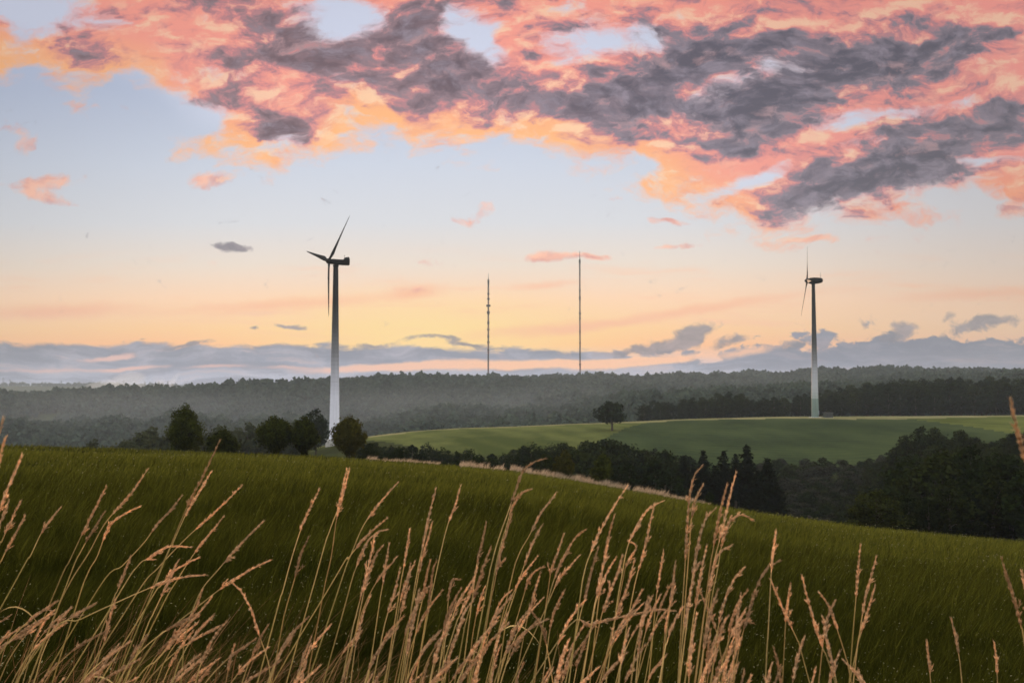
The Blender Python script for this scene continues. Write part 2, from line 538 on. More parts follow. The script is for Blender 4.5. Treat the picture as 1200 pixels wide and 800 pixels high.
def leaf_mat(name, c0, c1, translucent=0.35, per_tree=0.35):
    """foliage / grass: colour between c0 and c1 by the per-leaf attribute 'tint', light passes through"""
    m, k, out = material(name)
    a = k.new('ShaderNodeAttribute', attribute_name='tint').outputs['Fac']
    rnd = k.new('ShaderNodeObjectInfo').outputs['Random']
    f = k.math('MULTIPLY_ADD', rnd, per_tree, k.mul(a, 1.1 - per_tree))
    col = k.mix(f, (*c0, 1), (*c1, 1))
    d = k.new('ShaderNodeBsdfDiffuse')
    t = k.new('ShaderNodeBsdfTranslucent')
    k.put(d.inputs['Color'], col)
    k.put(t.inputs['Color'], col)
    mx = k.new('ShaderNodeMixShader')
    mx.inputs[0].default_value = translucent
    m.node_tree.links.new(d.outputs[0], mx.inputs[1])
    m.node_tree.links.new(t.outputs[0], mx.inputs[2])
    m.node_tree.links.new(mx.outputs[0], out.inputs['Surface'])
    return m


def sstep(a, b, x):
    t = np.clip((x - a) / (b - a), 0, 1)
    return t * t * (3 - 2 * t)


# ======================================================================
# TERRAIN: one height function for the whole valley
# ======================================================================
T_PX = np.array([-600, -200, 0, 200, 400, 500, 600, 700, 800, 900, 1000, 1100, 1200, 1500, 2000], float)
T_D = np.array([60, 100, 140, 200, 260, 320, 390, 450, 520, 600, 750, 900, 1100, 1400, 1800, 2300, 3200, 4500, 6000, 14000], float)
NEAR_M_PX = np.array([-600, -200, 0, 200, 400, 500, 600, 700, 800, 900, 1000, 1200, 1500, 2000], float)
NEAR_M_PY = np.array([505, 519, 524, 530, 539, 546, 555, 571, 588, 604, 618, 636, 650, 655], float)
KC = 1.5e-4


def near_z(px, D):
    m = -(np.interp(px, NEAR_M_PX, NEAR_M_PY) - HZ) / FOC
    s = m + 2 * math.sqrt(EYE * KC)
    return -EYE + s * D - KC * D * D


_tab = np.array([
    # px -600  -200     0   200   400   500   600   700   800   900  1000  1100  1200  1500  2000
    [0] * 15, [0] * 15, [0] * 15,
    [-16, -16, -16, -16, -17, -19.5, -22, -25, -29, -34, -35, -31, -26, -22, -20],      # 200
    [-26, -26, -26, -24, -18.5, -23, -25, -26.5, -29.5, -32, -31, -24, -20, -17, -16],  # 260
    [-40, -40, -40, -34, -19, -22.5, -23.5, -21.5, -24, -26, -25.5, -20.5, -18, -15, -14],  # 320
    [-52, -52, -52, -42, -20, -20.3, -20, -18.8, -19.3, -20.5, -20, -18.5, -17.5, -16, -15],  # 390
    [-60, -60, -60, -50, -22, -18.2, -17.3, -16.5, -15.8, -15.6, -16, -15.8, -14.8, -13, -12],  # 450
    [-66, -66, -66, -58, -30, -21, -19.5, -17.6, -15.6, -14.2, -14.2, -14.4, -13.4, -11, -10],  # 520
    [-70, -70, -70, -64, -42, -32, -30, -26, -20, -17.5, -17, -17, -16.5, -12, -10],   # 600
    [-72, -72, -72, -68, -55, -48, -46, -42, -32, -24, -22, -22, -20, -14, -12],       # 750
    [-62, -62, -62, -60, -56, -52, -48, -42, -32, -26, -24, -23, -21, -15, -14],       # 900
    [-45, -45, -45, -43, -42, -40, -36, -30, -24, -18, -14, -12, -10, -6, -5],         # 1100
    [-20, -20, -19, -14, -3, -6, -8, -4, -1, 1, 2, 2, 2, 4, 5],                        # 1400
    [-26, -26, -24, -18, 4, 10, 7, 10, 17, 17, 18, 15, 12, 14, 15],                    # 1800
    [-40, -40, -40, -30, -12, -6, -2, -2, 4, 6, 6, 6, 6, 6, 6],                        # 2300
    [-50] * 15,
    [14, 16, 17, 10, -8, -10, -10, -10, -10, -10, -10, -10, -10, -10, -10],            # 4500
    [-5] * 15, [-30] * 15], float)
for _i in range(3):
    _tab[_i] = near_z(T_PX, T_D[_i])
_fpx = np.arange(-700, 2101, 20.0)
_fld = np.linspace(math.log(50), math.log(15000), 240)
_tmp = np.array([np.interp(_fpx, T_PX, row) for row in _tab])
_fine = np.array([np.interp(_fld, np.log(T_D), _tmp[:, j]) for j in range(len(_fpx))]).T


def _blur(a, s, axis):
    r = int(3 * s) + 1
    k = np.exp(-0.5 * (np.arange(-r, r + 1) / s) ** 2)
    k /= k.sum()
    pad = [(0, 0), (0, 0)]
    pad[axis] = (r, r)
    ap = np.pad(a, pad, mode='edge')
    return np.apply_along_axis(lambda v: np.convolve(v, k, mode='valid'), axis, ap)


_fine = _blur(_blur(_fine, 1.6, 0), 2.0, 1)


def value_noise(x, y, seed=0):
    """smooth 2-D value noise in -1..1"""
    xi, yi = np.floor(x).astype(np.int64), np.floor(y).astype(np.int64)
    fx, fy = x - xi, y - yi
    fx, fy = fx * fx * (3 - 2 * fx), fy * fy * (3 - 2 * fy)

    def h(a, b):
        n = (a * 374761393 + b * 668265263 + seed * 974711) & 0x7fffffff
        n = ((n ^ (n >> 13)) * 1274126177) & 0x7fffffff
        return ((n ^ (n >> 16)) & 0xffff) / 32767.5 - 1.0
    return (h(xi, yi) * (1 - fx) + h(xi + 1, yi) * fx) * (1 - fy) + (h(xi, yi + 1) * (1 - fx) + h(xi + 1, yi + 1) * fx) * fy


def to_pd(x, y):
    r = np.hypot(x, y)
    D = np.maximum(np.maximum(y, 0.62 * r), 1e-6)
    return 600 + FOC * x / D, D


def height(x, y):
    """ground height (world z) at x, y"""
    x, y = np.asarray(x, float), np.asarray(y, float)
    px, D = to_pd(x, y)
    nz = near_z(px, D)
    ix = np.clip((px - _fpx[0]) / 20.0, 0, len(_fpx) - 1.001)
    iy = np.clip((np.log(np.maximum(D, 50)) - _fld[0]) / (_fld[1] - _fld[0]), 0, len(_fld) - 1.001)
    x0, y0 = ix.astype(int), iy.astype(int)
    fx, fy = ix - x0, iy - y0
    tz = (_fine[y0, x0] * (1 - fx) + _fine[y0, x0 + 1] * fx) * (1 - fy) + (_fine[y0 + 1, x0] * (1 - fx) + _fine[y0 + 1, x0 + 1] * fx) * fy
    w = sstep(95, 150, D)
    z = nz * (1 - w) + tz * w
    # swells and spurs of the far hills, small unevenness near by
    far = sstep(700, 1100, D) * (1 - sstep(2300, 3200, D))
    z = z + far * (np.where(D < 1700, 8.0 + 10.0 * (1 - sstep(1150, 1500, D)), 8.0) * value_noise(x / 210.0 + 3.1, y / 230.0, 3) + 4.5 * value_noise(x / 75.0, y / 110.0, 5))
    z = z + 0.05 * value_noise(x / 4.0, y / 4.0, 9) * sstep(3, 12, D) + 0.25 * value_noise(x / 30.0, y / 30.0, 11) * sstep(20, 60, D)
    return z + EYE


def at(px, D):
    """world point on the ground for an azimuth (photograph column) and a distance"""
    x = (px - 600) / FOC * D
    return x, D, float(height(np.array([x]), np.array([D]))[0])


# ground sheet: rings growing outwards
_ang = np.concatenate([np.arange(-180, -36, 3.0), np.arange(-36, 36, 0.16), np.arange(36, 180, 3.0)])
_rad = np.concatenate([[0.0], np.exp(np.linspace(math.log(0.4), math.log(14000), 520))])
_A, _Rr = np.meshgrid(np.radians(_ang), _rad)
GX, GY = _Rr * np.sin(_A), _Rr * np.cos(_A)
GZ = height(GX, GY)
NA, NR = len(_ang), len(_rad)
_i, _j = np.meshgrid(np.arange(NR - 1), np.arange(NA), indexing='ij')
_j2 = (_j + 1) % NA
QUADS = np.stack([_i * NA + _j, _i * NA + _j2, (_i + 1) * NA + _j2, (_i + 1) * NA + _j], -1).reshape(-1, 4)[:, ::-1]
GV = np.stack([GX, GY, GZ], -1).reshape(-1, 3)


def ground_mat():
    m, k, out = material('valley_ground')
    g = k.new('ShaderNodeNewGeometry').outputs['Position']
    n1 = k.noise(g, 0.02, 6, 0.6)
    n2 = k.noise(g, 0.8, 5, 0.65)
    c = k.mix(k.step(n1, 0.35, 0.65), (0.030, 0.034, 0.012, 1), (0.052, 0.058, 0.018, 1))
    c = k.mix(k.mul(k.step(n2, 0.4, 0.7), 0.6), c, (0.022, 0.020, 0.010, 1))
    d = k.new('ShaderNodeBsdfDiffuse')
    k.put(d.inputs['Color'], c)
    b = k.new('ShaderNodeBump')
    b.inputs['Strength'].default_value = 0.6
    b.inputs['Distance'].default_value = 0.08
    k.put(b.inputs['Height'], n2)
    k.put(d.inputs['Normal'], b.outputs[0])
    m.node_tree.links.new(d.outputs[0], out.inputs['Surface'])
    return m


def field_mat(name, c0, c1, row_dir=(0.25, 1.0), row=3.0, amt=0.35):
    """a farmed field: rows, blotches, fine grain"""
    m, k, out = material(name)
    g = k.new('ShaderNodeNewGeometry').outputs['Position']
    n1 = k.noise(k.vmath('MULTIPLY', g, (1, 0.5, 1)), 0.03, 5, 0.6)
    n2 = k.noise(g, 0.9, 4, 0.7)
    u = k.vmath('DOT_PRODUCT', k.vmath('ADD', g, k.vmath('SCALE', k.noise(g, 0.02, 2, 0.5, color=True), scale=22.0)), (row_dir[0], row_dir[1], 0), out=1)
    w = k.math('SINE', k.mul(u, 2 * math.pi / row))
    f = k.math('MULTIPLY_ADD', w, amt * 0.35, k.step(n1, 0.3, 0.7))
    f = k.math('ADD', f, k.mul(k.sub(n2, 0.5), 0.8), clamp=True)
    c = k.mix(f, (*c0, 1), (*c1, 1))
    d = k.new('ShaderNodeBsdfDiffuse')
    k.put(d.inputs['Color'], c)
    b = k.new('ShaderNodeBump')
    b.inputs['Strength'].default_value = 0.8
    b.inputs['Distance'].default_value = 0.25
    k.put(b.inputs['Height'], k.add(n2, k.mul(w, 0.3)))
    k.put(d.inputs['Normal'], b.outputs[0])
    m.node_tree.links.new(d.outputs[0], out.inputs['Surface'])
    return m


ground = link_mesh('ground', mesh_np('ground', GV, [QUADS], smooth=True), ground_mat())
tag(ground, kind='structure')

_cx, _cy = GV[QUADS].mean(1)[:, 0], GV[QUADS].mean(1)[:, 1]
_fp, _fD = to_pd(_cx, _cy)
_front = _cy > 0


def overlay(name, mask, mat, lift):
    q = QUADS[mask]
    used, inv = np.unique(q, return_inverse=True)
    v = GV[used].copy()
    v[:, 2] += lift
    o = link_mesh(name, mesh_np(name, v, [inv.reshape(-1, 4)], smooth=True), mat)
    return tag(o, kind='structure')


_crestD = np.interp(_fp, [300, 430, 500, 700, 900, 1200, 1500], [420, 440, 452, 470, 500, 500, 500])
_botD = np.interp(_fp, [300, 430, 500, 600, 700, 800, 900, 1000, 1100, 1200, 1500], [400, 395, 345, 330, 310, 300, 305, 310, 330, 350, 350])
_far = _front & (_fp > 330) & (_fp < 1500) & (_fD > _botD) & (_fD < _crestD + 60)
_split = 705 + (_fD - 380) * 0.55
_strip = _fD > _crestD - 4 + 6 * np.sin(_fp / 90.0)
_rightmeadow = (_fp > 1085 + (470 - _fD) * 1.2)
overlay('pasture', _far & (_fp < _split) & ~_strip, field_mat('pasture_grass', (0.050, 0.060, 0.016), (0.112, 0.118, 0.036), (1.0, 0.35), 17.0, 0.45), 0.06)
overlay('crop_field', _far & (_fp >= _split) & ~_strip & ~_rightmeadow, field_mat('green_crop', (0.024, 0.034, 0.014), (0.050, 0.064, 0.024), (0.12, 1.0), 6.3, 0.45), 0.06)
overlay('hill_meadow', _far & (_fp >= _split) & ~_strip & _rightmeadow, field_mat('hill_meadow_grass', (0.054, 0.064, 0.015), (0.105, 0.114, 0.030), (1.0, 0.3), 13.0, 0.4), 0.06)
overlay('stubble_strip', _far & _strip, field_mat('stubble', (0.13, 0.125, 0.055), (0.22, 0.19, 0.09), (0.1, 1.0), 5.0, 0.4), 0.07)
overlay('meadow', (_rad[0] <= np.hypot(_cx, _cy)) & (_fD < 150), field_mat('meadow_turf', (0.009, 0.011, 0.003), (0.018, 0.021, 0.005), (1.0, 0.4), 6.0, 0.3), 0.01)

# ======================================================================
# VEGETATION
# ======================================================================
M_bark = simple_mat('bark', (0.045, 0.034, 0.025), 0.9, var=0.3, scale=6.0)
M_leaf_dark = leaf_mat('dark_foliage', (0.0028, 0.0046, 0.0012), (0.0190, 0.0285, 0.0065), 0.25)
M_leaf_olive = leaf_mat('olive_foliage', (0.0060, 0.0085, 0.0020), (0.0580, 0.0660, 0.0120), 0.30)
M_leaf_wood = leaf_mat('wood_edge_foliage', (0.0036, 0.0056, 0.0014), (0.0290, 0.0370, 0.0080), 0.25)
M_leaf_bright = leaf_mat('young_foliage', (0.0289, 0.0302, 0.0060), (0.0723, 0.0634, 0.0132), 0.30)
M_leaf_grey = leaf_mat('grey_green_foliage', (0.0101, 0.0106, 0.0064), (0.0446, 0.0443, 0.0276), 0.25)
M_needles = leaf_mat('spruce_needles', (0.0023, 0.0034, 0.0014), (0.0106, 0.0142, 0.0052), 0.15)
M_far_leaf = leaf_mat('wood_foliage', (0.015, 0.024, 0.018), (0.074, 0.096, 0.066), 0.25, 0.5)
M_leaf_mid = leaf_mat('mid_foliage', (0.020, 0.024, 0.012), (0.060, 0.066, 0.030), 0.25)  # paler leaves for the hollow trees: distance haze put into the colour


def leaf_quads(c, nrm, size, tint, aspect=1.5):
    """rhombic leaf faces at centres c facing nrm"""
    n = len(c)
    nrm = nrm / (np.linalg.norm(nrm, axis=1, keepdims=True) + 1e-9)
    t = np.cross(nrm, rng.normal(size=(n, 3)))
    t /= (np.linalg.norm(t, axis=1, keepdims=True) + 1e-9)
    b = np.cross(nrm, t)
    s = np.asarray(size).reshape(-1, 1)
    v = np.stack([c - t * s * 0.5 * aspect, c + b * s * 0.5, c + t * s * 0.5 * aspect, c - b * s * 0.5], 1).reshape(-1, 3)
    f = np.arange(4 * n).reshape(-1, 4)
    return v, f, np.repeat(tint, 4)


def crown_mesh(name, H, Rm, prof, n_clump, per, leaf, base=0.0, clump=0.24, squash=1.0, hollow=0.35, upright=0.0, jag=0.25):
    """crown of leaf clumps inside a profile of revolution; prof = (height fraction, radius fraction)"""
    ph, pw = zip(*prof)
    hs = []
    while len(hs) < n_clump:
        h = rng.random()
        if rng.random() < np.interp(h, ph, pw) ** 1.3 + 0.05:
            hs.append(h)
    hs = np.array(hs)
    az = rng.random(n_clump) * 2 * math.pi
    lobes = 1 + jag * np.sin(az * 3 + rng.random() * 6 + hs * 4) * 0.6 + jag * (rng.random(n_clump) - 0.5)
    rr = np.interp(hs, ph, pw) * Rm * np.sqrt(hollow + (1 - hollow) * rng.random(n_clump)) * lobes
    rr = np.maximum(rr - clump * Rm * 0.55, 0)
    cz = base + hs * (H - base) * (1 - clump * 0.12)
    cc = np.stack([rr * np.cos(az), rr * np.sin(az) * squash, cz], 1)
    cr = clump * Rm * (0.6 + 0.8 * rng.random(n_clump))
    idx = np.repeat(np.arange(n_clump), per)
    d = rng.normal(size=(len(idx), 3))
    d /= np.linalg.norm(d, axis=1, keepdims=True)
    rad = cr[idx] * rng.random(len(idx)) ** 0.45
    p = cc[idx] + d * rad[:, None] * np.array([1, 1, 0.8 + upright])
    out = p - np.array([0, 0, base + (H - base) * 0.45])
    out /= (np.linalg.norm(out, axis=1, keepdims=True) + 1e-6)
    nrm = d * 0.7 + out * 0.6 + rng.normal(size=d.shape) * 0.55
    size = leaf * (0.6 + 0.8 * rng.random(len(idx)))
    tint = np.clip(0.5 + 0.22 * rng.normal(size=len(idx)) + (rng.random(n_clump)[idx] - 0.5) * 0.6, 0, 1)
    p[:, 2] = np.maximum(p[:, 2], 0.05)
    v, f, tt = leaf_quads(p, nrm, size, tint)
    return mesh_np(name, v, [f], {'tint': tt}), cc


def trunk_mesh(name, H, r0, crown_pts, limbs=10, base_h=0.35, lean=0.0):
    mb = MB()
    top = Vector((lean * H, 0, H * 0.85))
    pts = [Vector((0, 0, -0.4)), Vector((0, 0, 0.05)), Vector((lean * H * 0.2 + 0.05 * r0, 0, H * 0.25)), Vector((lean * H * 0.5, 0.2 * r0, H * 0.55)), top]
    mb.tube(pts, [r0 * 1.35, r0 * 1.1, r0 * 0.85, r0 * 0.5, r0 * 0.12], 8)
    for i in range(min(limbs, len(crown_pts))):
        c = Vector(crown_pts[i])
        h0 = min(max(base_h * H, c.z * 0.55), H * 0.7)
        s = Vector((lean * h0, 0, h0))
        mid = s.lerp(c, 0.5) + Vector((0, 0, 0.04 * H))
        rl = r0 * 0.38
        mb.tube([s, mid, c], [rl, rl * 0.6, rl * 0.2], 5)
    me = bpy.data.meshes.new(name)
    me.from_pydata(mb.v, [], mb.f)
    me.update()
    return me


class TreeKind:
    def __init__(self, name, H, r0, leafm, crown_args, limbs=10, base_h=0.3):
        self.name, self.H, self.R = name, H, crown_args['Rm']
        self.crown, cc = crown_mesh('crown', H, **crown_args)
        self.crown.materials.append(leafm)
        self.trunk = trunk_mesh('trunk', H, r0, cc, limbs, base_h)
        self.trunk.materials.append(M_bark)


def plant_tree(kind, x, y, z, hgt, wid=None, rz=None, label='', cat='tree', group=None, name=None):
    """wid = crown width; one thing with its own trunk and crown objects (mesh data shared by the kind)"""
    s = hgt / kind.H
    sw = s if wid is None else wid / (2 * kind.R)
    root = empty(name or kind.name, (x, y, z), random.uniform(0, 6.28) if rz is None else rz, (sw, sw, s))
    tag(root, label, cat, group)
    for nm, me in (('trunk', kind.trunk), ('crown', kind.crown)):
        o = bpy.data.objects.new(nm, me)
        COL.objects.link(o)
        o.parent = root
    return root


ROUND = [(0, 0.35), (0.15, 0.75), (0.4, 1.0), (0.65, 0.92), (0.85, 0.62), (1, 0.12)]
BROAD = [(0, 0.25), (0.2, 0.8), (0.45, 1.0), (0.7, 0.85), (0.9, 0.5), (1, 0.15)]
EGG = [(0, 0.70), (0.15, 0.88), (0.4, 1.0), (0.65, 0.88), (0.85, 0.58), (1, 0.15)]
FAN = [(0, 0.16), (0.12, 0.38), (0.35, 0.85), (0.55, 1.0), (0.78, 0.78), (0.92, 0.42), (1, 0.12)]
TALL = [(0, 0.35), (0.2, 0.8), (0.45, 1.0), (0.75, 0.8), (1, 0.18)]
CONE = [(0, 1.0), (0.25, 0.82), (0.5, 0.58), (0.75, 0.32), (0.92, 0.12), (1, 0.02)]

# --- the seven trees along the brow of the meadow: each grown on its own
brow = [
    # px, base py, width px, height px, D, profile, trunk base, material, label, category
    (218, 531, 47, 57, 124, EGG, 0.2, M_leaf_olive, 'tall dense bushy tree on the meadow brow, leafy down to the ground', 'tree'),
    (262, 534, 40, 29, 120, EGG, 0.1, M_leaf_olive, 'low rounded olive bush on the meadow brow beside the tall dense bushy tree', 'bush'),
    (324, 538, 46, 48, 118, FAN, 0.35, M_leaf_olive, 'fan-shaped small tree with bare lower stem, touching a narrower tree on the meadow brow', 'tree'),
    (357, 539, 36, 48, 117, FAN, 0.3, M_leaf_olive, 'narrow upright tree on the meadow brow between the fan-shaped tree and the nearer wind turbine', 'tree'),
    (410, 542, 43, 51, 114, FAN, 0.3, M_leaf_bright, 'spreading young tree on the meadow brow hiding the foot of the nearer wind turbine', 'tree'),
    (661, 568, 25, 36, 109, ROUND, 0.15, M_leaf_bright, 'small yellowish-green bush beside the pale dry grass at the meadow edge', 'bush'),
    (706, 574, 24, 40, 110, TALL, 0.25, M_leaf_olive, 'slim dark sapling rising from the pale dry grass at the meadow edge', 'tree'),
]
for px, py, wp, hp, D, prof, bz, mt, lab, cat in brow:
    H = hp / FOC * D * 1.0
    W = wp / FOC * D * 0.98
    k = TreeKind('bush' if cat == 'bush' else 'tree', H, 0.10 if cat == 'tree' else 0.05, mt,
                 dict(Rm=W / 2, prof=prof, n_clump=190, per=52, leaf=0.17, base=bz * 0.5 * H, clump=0.21, hollow=0.2, upright=0.7, jag=0.22), limbs=14, base_h=0.15)
    x, y, z = at(px, D)
    plant_tree(k, x, y, z - 0.05, H, None, 0.0, lab, cat)

x, y, z = at(830, 106)
k = TreeKind('bush', 1.75, 0.03, M_leaf_dark, dict(Rm=0.55, prof=EGG, n_clump=50, per=40, leaf=0.10, base=0.05, clump=0.3, upright=0.4), limbs=6, base_h=0.1)
plant_tree(k, x, y, z, 1.75, None, 0, 'knee-high dark bush standing alone at the meadow edge between two fence posts', 'bush')

# --- kinds shared by the woods
KB = [TreeKind('broadleaf_tree', 12, 0.22, m, dict(Rm=r, prof=p, n_clump=85, per=30, leaf=0.42, base=b, clump=0.26, hollow=0.4, jag=0.3), limbs=10, base_h=0.22)
      for m, r, p, b in ((M_leaf_dark, 4.6, BROAD, 1.6), (M_leaf_dark, 4.0, ROUND, 1.2), (M_leaf_wood, 4.4, BROAD, 1.4), (M_leaf_dark, 3.4, ROUND, 1.2), (M_leaf_wood, 3.8, ROUND, 1.0))]
KH = [TreeKind('broadleaf_tree', 12, 0.22, M_leaf_mid, dict(Rm=r, prof=p, n_clump=85, per=30, leaf=0.5, base=1.2, clump=0.26, hollow=0.4, jag=0.3), limbs=8, base_h=0.22) for r, p in ((4.6, BROAD), (4.0, ROUND))]
KS = [TreeKind('shrub', 5, 0.07, m, dict(Rm=2.9, prof=EGG, n_clump=55, per=26, leaf=0.36, base=0.15, clump=0.28, hollow=0.4, jag=0.3), limbs=6, base_h=0.1)
      for m in (M_leaf_dark, M_leaf_wood, M_leaf_grey)]


def spruce_kind(seed):
    H, Rm = 16.0, 4.3
    layers = 30
    P_, N_, S_ = [], [], []
    for i in range(layers):
        h = 0.06 + 0.94 * i / (layers - 1)
        rad = Rm * (1 - h) ** 0.72 * (0.85 + 0.3 * rng.random()) + 0.22
        nb = max(7, int(14 * (1 - h)) + 6)
        for b in range(nb):
            a = 2 * math.pi * (b + rng.random()) / nb
            rb = rad * (0.7 + 0.45 * rng.random())
            m = max(3, int(rb * 6.0))
            t = (np.arange(m) + 0.6) / m
            rr = rb * t
            zz = h * H - 0.34 * rb * t + 0.12 * rb * t * t * 2 - 0.1
            P_.append(np.stack([rr * math.cos(a), rr * math.sin(a), zz], 1) + rng.normal(size=(m, 3)) * 0.13)
            N_.append(np.tile([math.cos(a) * 0.35, math.sin(a) * 0.35, 0.9], (m, 1)) + rng.normal(size=(m, 3)) * 0.5)
            S_.append(0.42 + 0.30 * (1 - t) * min(1, rb / 2))
    Pt = np.concatenate(P_)
    v, f, tt = leaf_quads(Pt, np.concatenate(N_), np.concatenate(S_), np.clip(rng.normal(0.45, 0.25, len(Pt)), 0, 1), 1.8)
    k = TreeKind.__new__(TreeKind)
    k.name, k.H, k.R = 'spruce_tree', H, Rm
    k.crown = mesh_np('crown', v, [f], {'tint': tt})
    k.crown.materials.append(M_needles)
    mb = MB()
    mb.tube([(0, 0, -0.4), (0, 0, 5), (0, 0, 15.9)], [0.26, 0.2, 0.03], 7)
    k.trunk = bpy.data.meshes.new('trunk')
    k.trunk.from_pydata(mb.v, [], mb.f)
    k.trunk.update()
    k.trunk.materials.append(M_bark)
    return k


KP = [spruce_kind(1), spruce_kind(2)]


def stand(px, D, top_py, kinds, label, cat, group=None, wid=None, hmin=3.0, hmax=26.0, name=None):
    """a tree at azimuth px, distance D, whose top shows against row top_py"""
    x, y, z = at(px, D)
    top = EYE - (top_py - HZ) / FOC * D
    h = min(max(top - z, hmin), hmax)
    kd = random.choice(kinds)
    w = wid if wid is not None else min(h * random.uniform(0.75, 1.05), 2 * kd.R * h / kd.H * random.uniform(0.95, 1.25))
    return plant_tree(kd, x, y, z - 0.15, h, w, None, label, cat, group, name)


# big tree behind the narrow brow tree
stand(371, 335, 478, [KB[0]], 'big dark round-crowned tree far behind the meadow brow, left of the nearer wind turbine', 'tree', wid=11.0)
# trees in the hollow behind the brow
_sil = ([100, 112, 130, 150, 170, 190, 215, 240, 262, 285, 305, 325, 345, 360], [524, 517, 509, 504, 506, 500, 500, 502, 497, 493, 489, 492, 490, 498])
for i in range(26):
    px = 108 + i * 9.6 + random.uniform(-4, 4)
    D = random.uniform(250, 320) if px < 230 else random.uniform(290, 340)
    stand(px, D, np.interp(px, *_sil) + random.choice([0, 2, 5, 8, 11]), KH, 'grey-green broadleaf tree in the hollow behind the meadow brow trees', 'tree', 'trees in the hollow behind the meadow brow', hmin=4, hmax=17)

# belt of trees between meadow and far fields
_belt = ([425, 440, 460, 480, 500, 515, 530, 545, 560, 578, 595, 615, 640, 665, 690, 705, 722, 740, 758, 775, 795, 815, 905],
         [519, 516, 517, 520, 516, 520, 527, 524, 526, 530, 522, 517, 519, 517, 514, 512, 515, 519, 527, 522, 531, 532, 545])
for i in range(34):
    px = 428 + i * 11.6 + random.uniform(-4, 4)
    D = random.uniform(215, 285)
    stand(px, D, np.interp(px, *_belt) + random.choice([0, 0, 1, 3, 5]), KB[:4], 'dark broadleaf tree in the belt between the meadow and the far fields', 'tree', 'tree belt below the far fields', hmin=4, hmax=18)
for i in range(30):
    px = 424 + i * 12.4 + random.uniform(-5, 5)
    D = random.uniform(150, 205)
    stand(px, D, np.interp(px, *_belt) + random.uniform(9, 26), KB[:4], 'dark broadleaf tree in the belt between the meadow and the far fields', 'tree', 'tree belt below the far fields', hmin=4, hmax=14)
# spruces
for px, D, tp, lab in ((800, 205, 534, 'broad dark spruce with a blunt top, first of the spruces after the broadleaf belt'),
                       (823, 200, 527, 'pointed dark spruce next to the blunt-topped spruce above the lone fence-side bush'),
                       (847, 205, 528, 'slim dark spruce in the middle of the spruce clump'),
                       (874, 195, 522, 'tallest dark spruce of the clump above the meadow edge'),
                       (898, 190, 536, 'outermost dark spruce of the clump, standing against the pale scrub'),
                       (861, 215, 532, 'half hidden spruce behind the tallest spruce of the clump')):
    stand(px, D, tp, KP, lab, 'spruce', 'spruces above the meadow edge', hmax=22)
for px, D, tp in ((812, 185, 548), (836, 186, 545), (860, 180, 549), (886, 178, 552), (905, 182, 556)):
    stand(px, D, tp, KP, 'shorter dark spruce in front of the spruce clump', 'spruce', 'shorter spruces of the clump', hmax=18)
# open scrub right of the spruces
for i in range(210):
    px = random.uniform(888, 1062)
    D = random.uniform(215, 330)
    gz = at(px, D)[2]
    h = random.uniform(1.8, 4.2)
    x, y, z = at(px, D)
    top_py = HZ - (z + h - EYE) / D * FOC
    if top_py < 538:
        h *= 0.6
    plant_tree(random.choice(KS if random.random() < 0.8 else [KS[2]]), x, y, z - 0.1, h, h * random.uniform(1.3, 2.2), None, 'low scrub bush on the slope below the crop field', 'bush', 'scrub on the slope below the crop field')
for px, D in ((918, 205), (940, 208), (962, 205), (985, 212), (952, 222)):
    x, y, z = at(px, D)
    plant_tree(KS[2], x, y, z, 3.6, 6.0, None, 'grey-green willow bush at the bottom of the scrub slope', 'bush', 'grey-green willow bushes')
# wooded bank on the right
_rs = ([930, 985, 1005, 1022, 1040, 1058, 1075, 1092, 1108, 1125, 1142, 1160, 1175, 1190, 1215, 1300], [565, 560, 556, 546, 524, 511, 500, 499, 509, 504, 512, 516, 513, 505, 497, 490])
_n = 0
for i in range(260):
    px = random.uniform(990, 1290)
    D = random.uniform(128, 285)
    x, y, z = at(px, D)
    h = random.uniform(8, 14)
    top_py = HZ - (z + h - EYE) / D * FOC
    lim = np.interp(px, *_rs)
    if top_py < lim:
        h -= (lim - top_py) / FOC * D
    if h < 4.5:
        continue
    if px < 1060 and D < 165 or px < 1030 and D < 215:
        continue
    kd = random.choice(KB)
    plant_tree(kd, x, y, z - 0.2, h, min(h * 0.95, 9.5) * random.uniform(0.85, 1.15), None, 'dark broadleaf tree on the wooded bank beside the meadow', 'tree', 'trees of the wooded bank')
    _n += 1
    if _n >= 120:
        break
for px, D, tp, lab in ((1078, 268, 498, 'highest tree of the wooded bank, its loose top against the crop field'), (1094, 272, 500, 'loose-crowned tree just beside the highest tree of the wooded bank'),
                       (1124, 255, 503, 'round-topped tree on the wooded bank, its top against the sunlit hill meadow'), (1060, 262, 509, 'leaning-crowned tree at the upper corner of the wooded bank')):
    stand(px, D, tp, [KB[0], KB[2]], lab, 'tree', wid=8.5)
x, y, z = at(1024, 112)
k = TreeKind('bush', 6.2, 0.12, M_leaf_olive, dict(Rm=3.2, prof=EGG, n_clump=110, per=48, leaf=0.22, base=0.1, clump=0.24, hollow=0.3, jag=0.3), limbs=10, base_h=0.1)
plant_tree(k, x, y, z - 0.1, 4.8, 6.2, None, 'large round dark bush at the meadow edge in front of the wooded bank', 'bush')
for i, px in enumerate((1062, 1085, 1110, 1135, 1160, 1182, 1206, 1230, 1255)):
    D = 118 + random.uniform(-4, 8)
    stand(px, D, np.interp(px, [1060, 1100, 1150, 1200, 1260], [588, 570, 556, 540, 520]) + random.uniform(-8, 8), [KB[1], KB[3], KB[4]],
          'dark tree in the front row of the wooded bank along the meadow edge', 'tree', 'front row of the wooded bank', hmin=5, hmax=15)

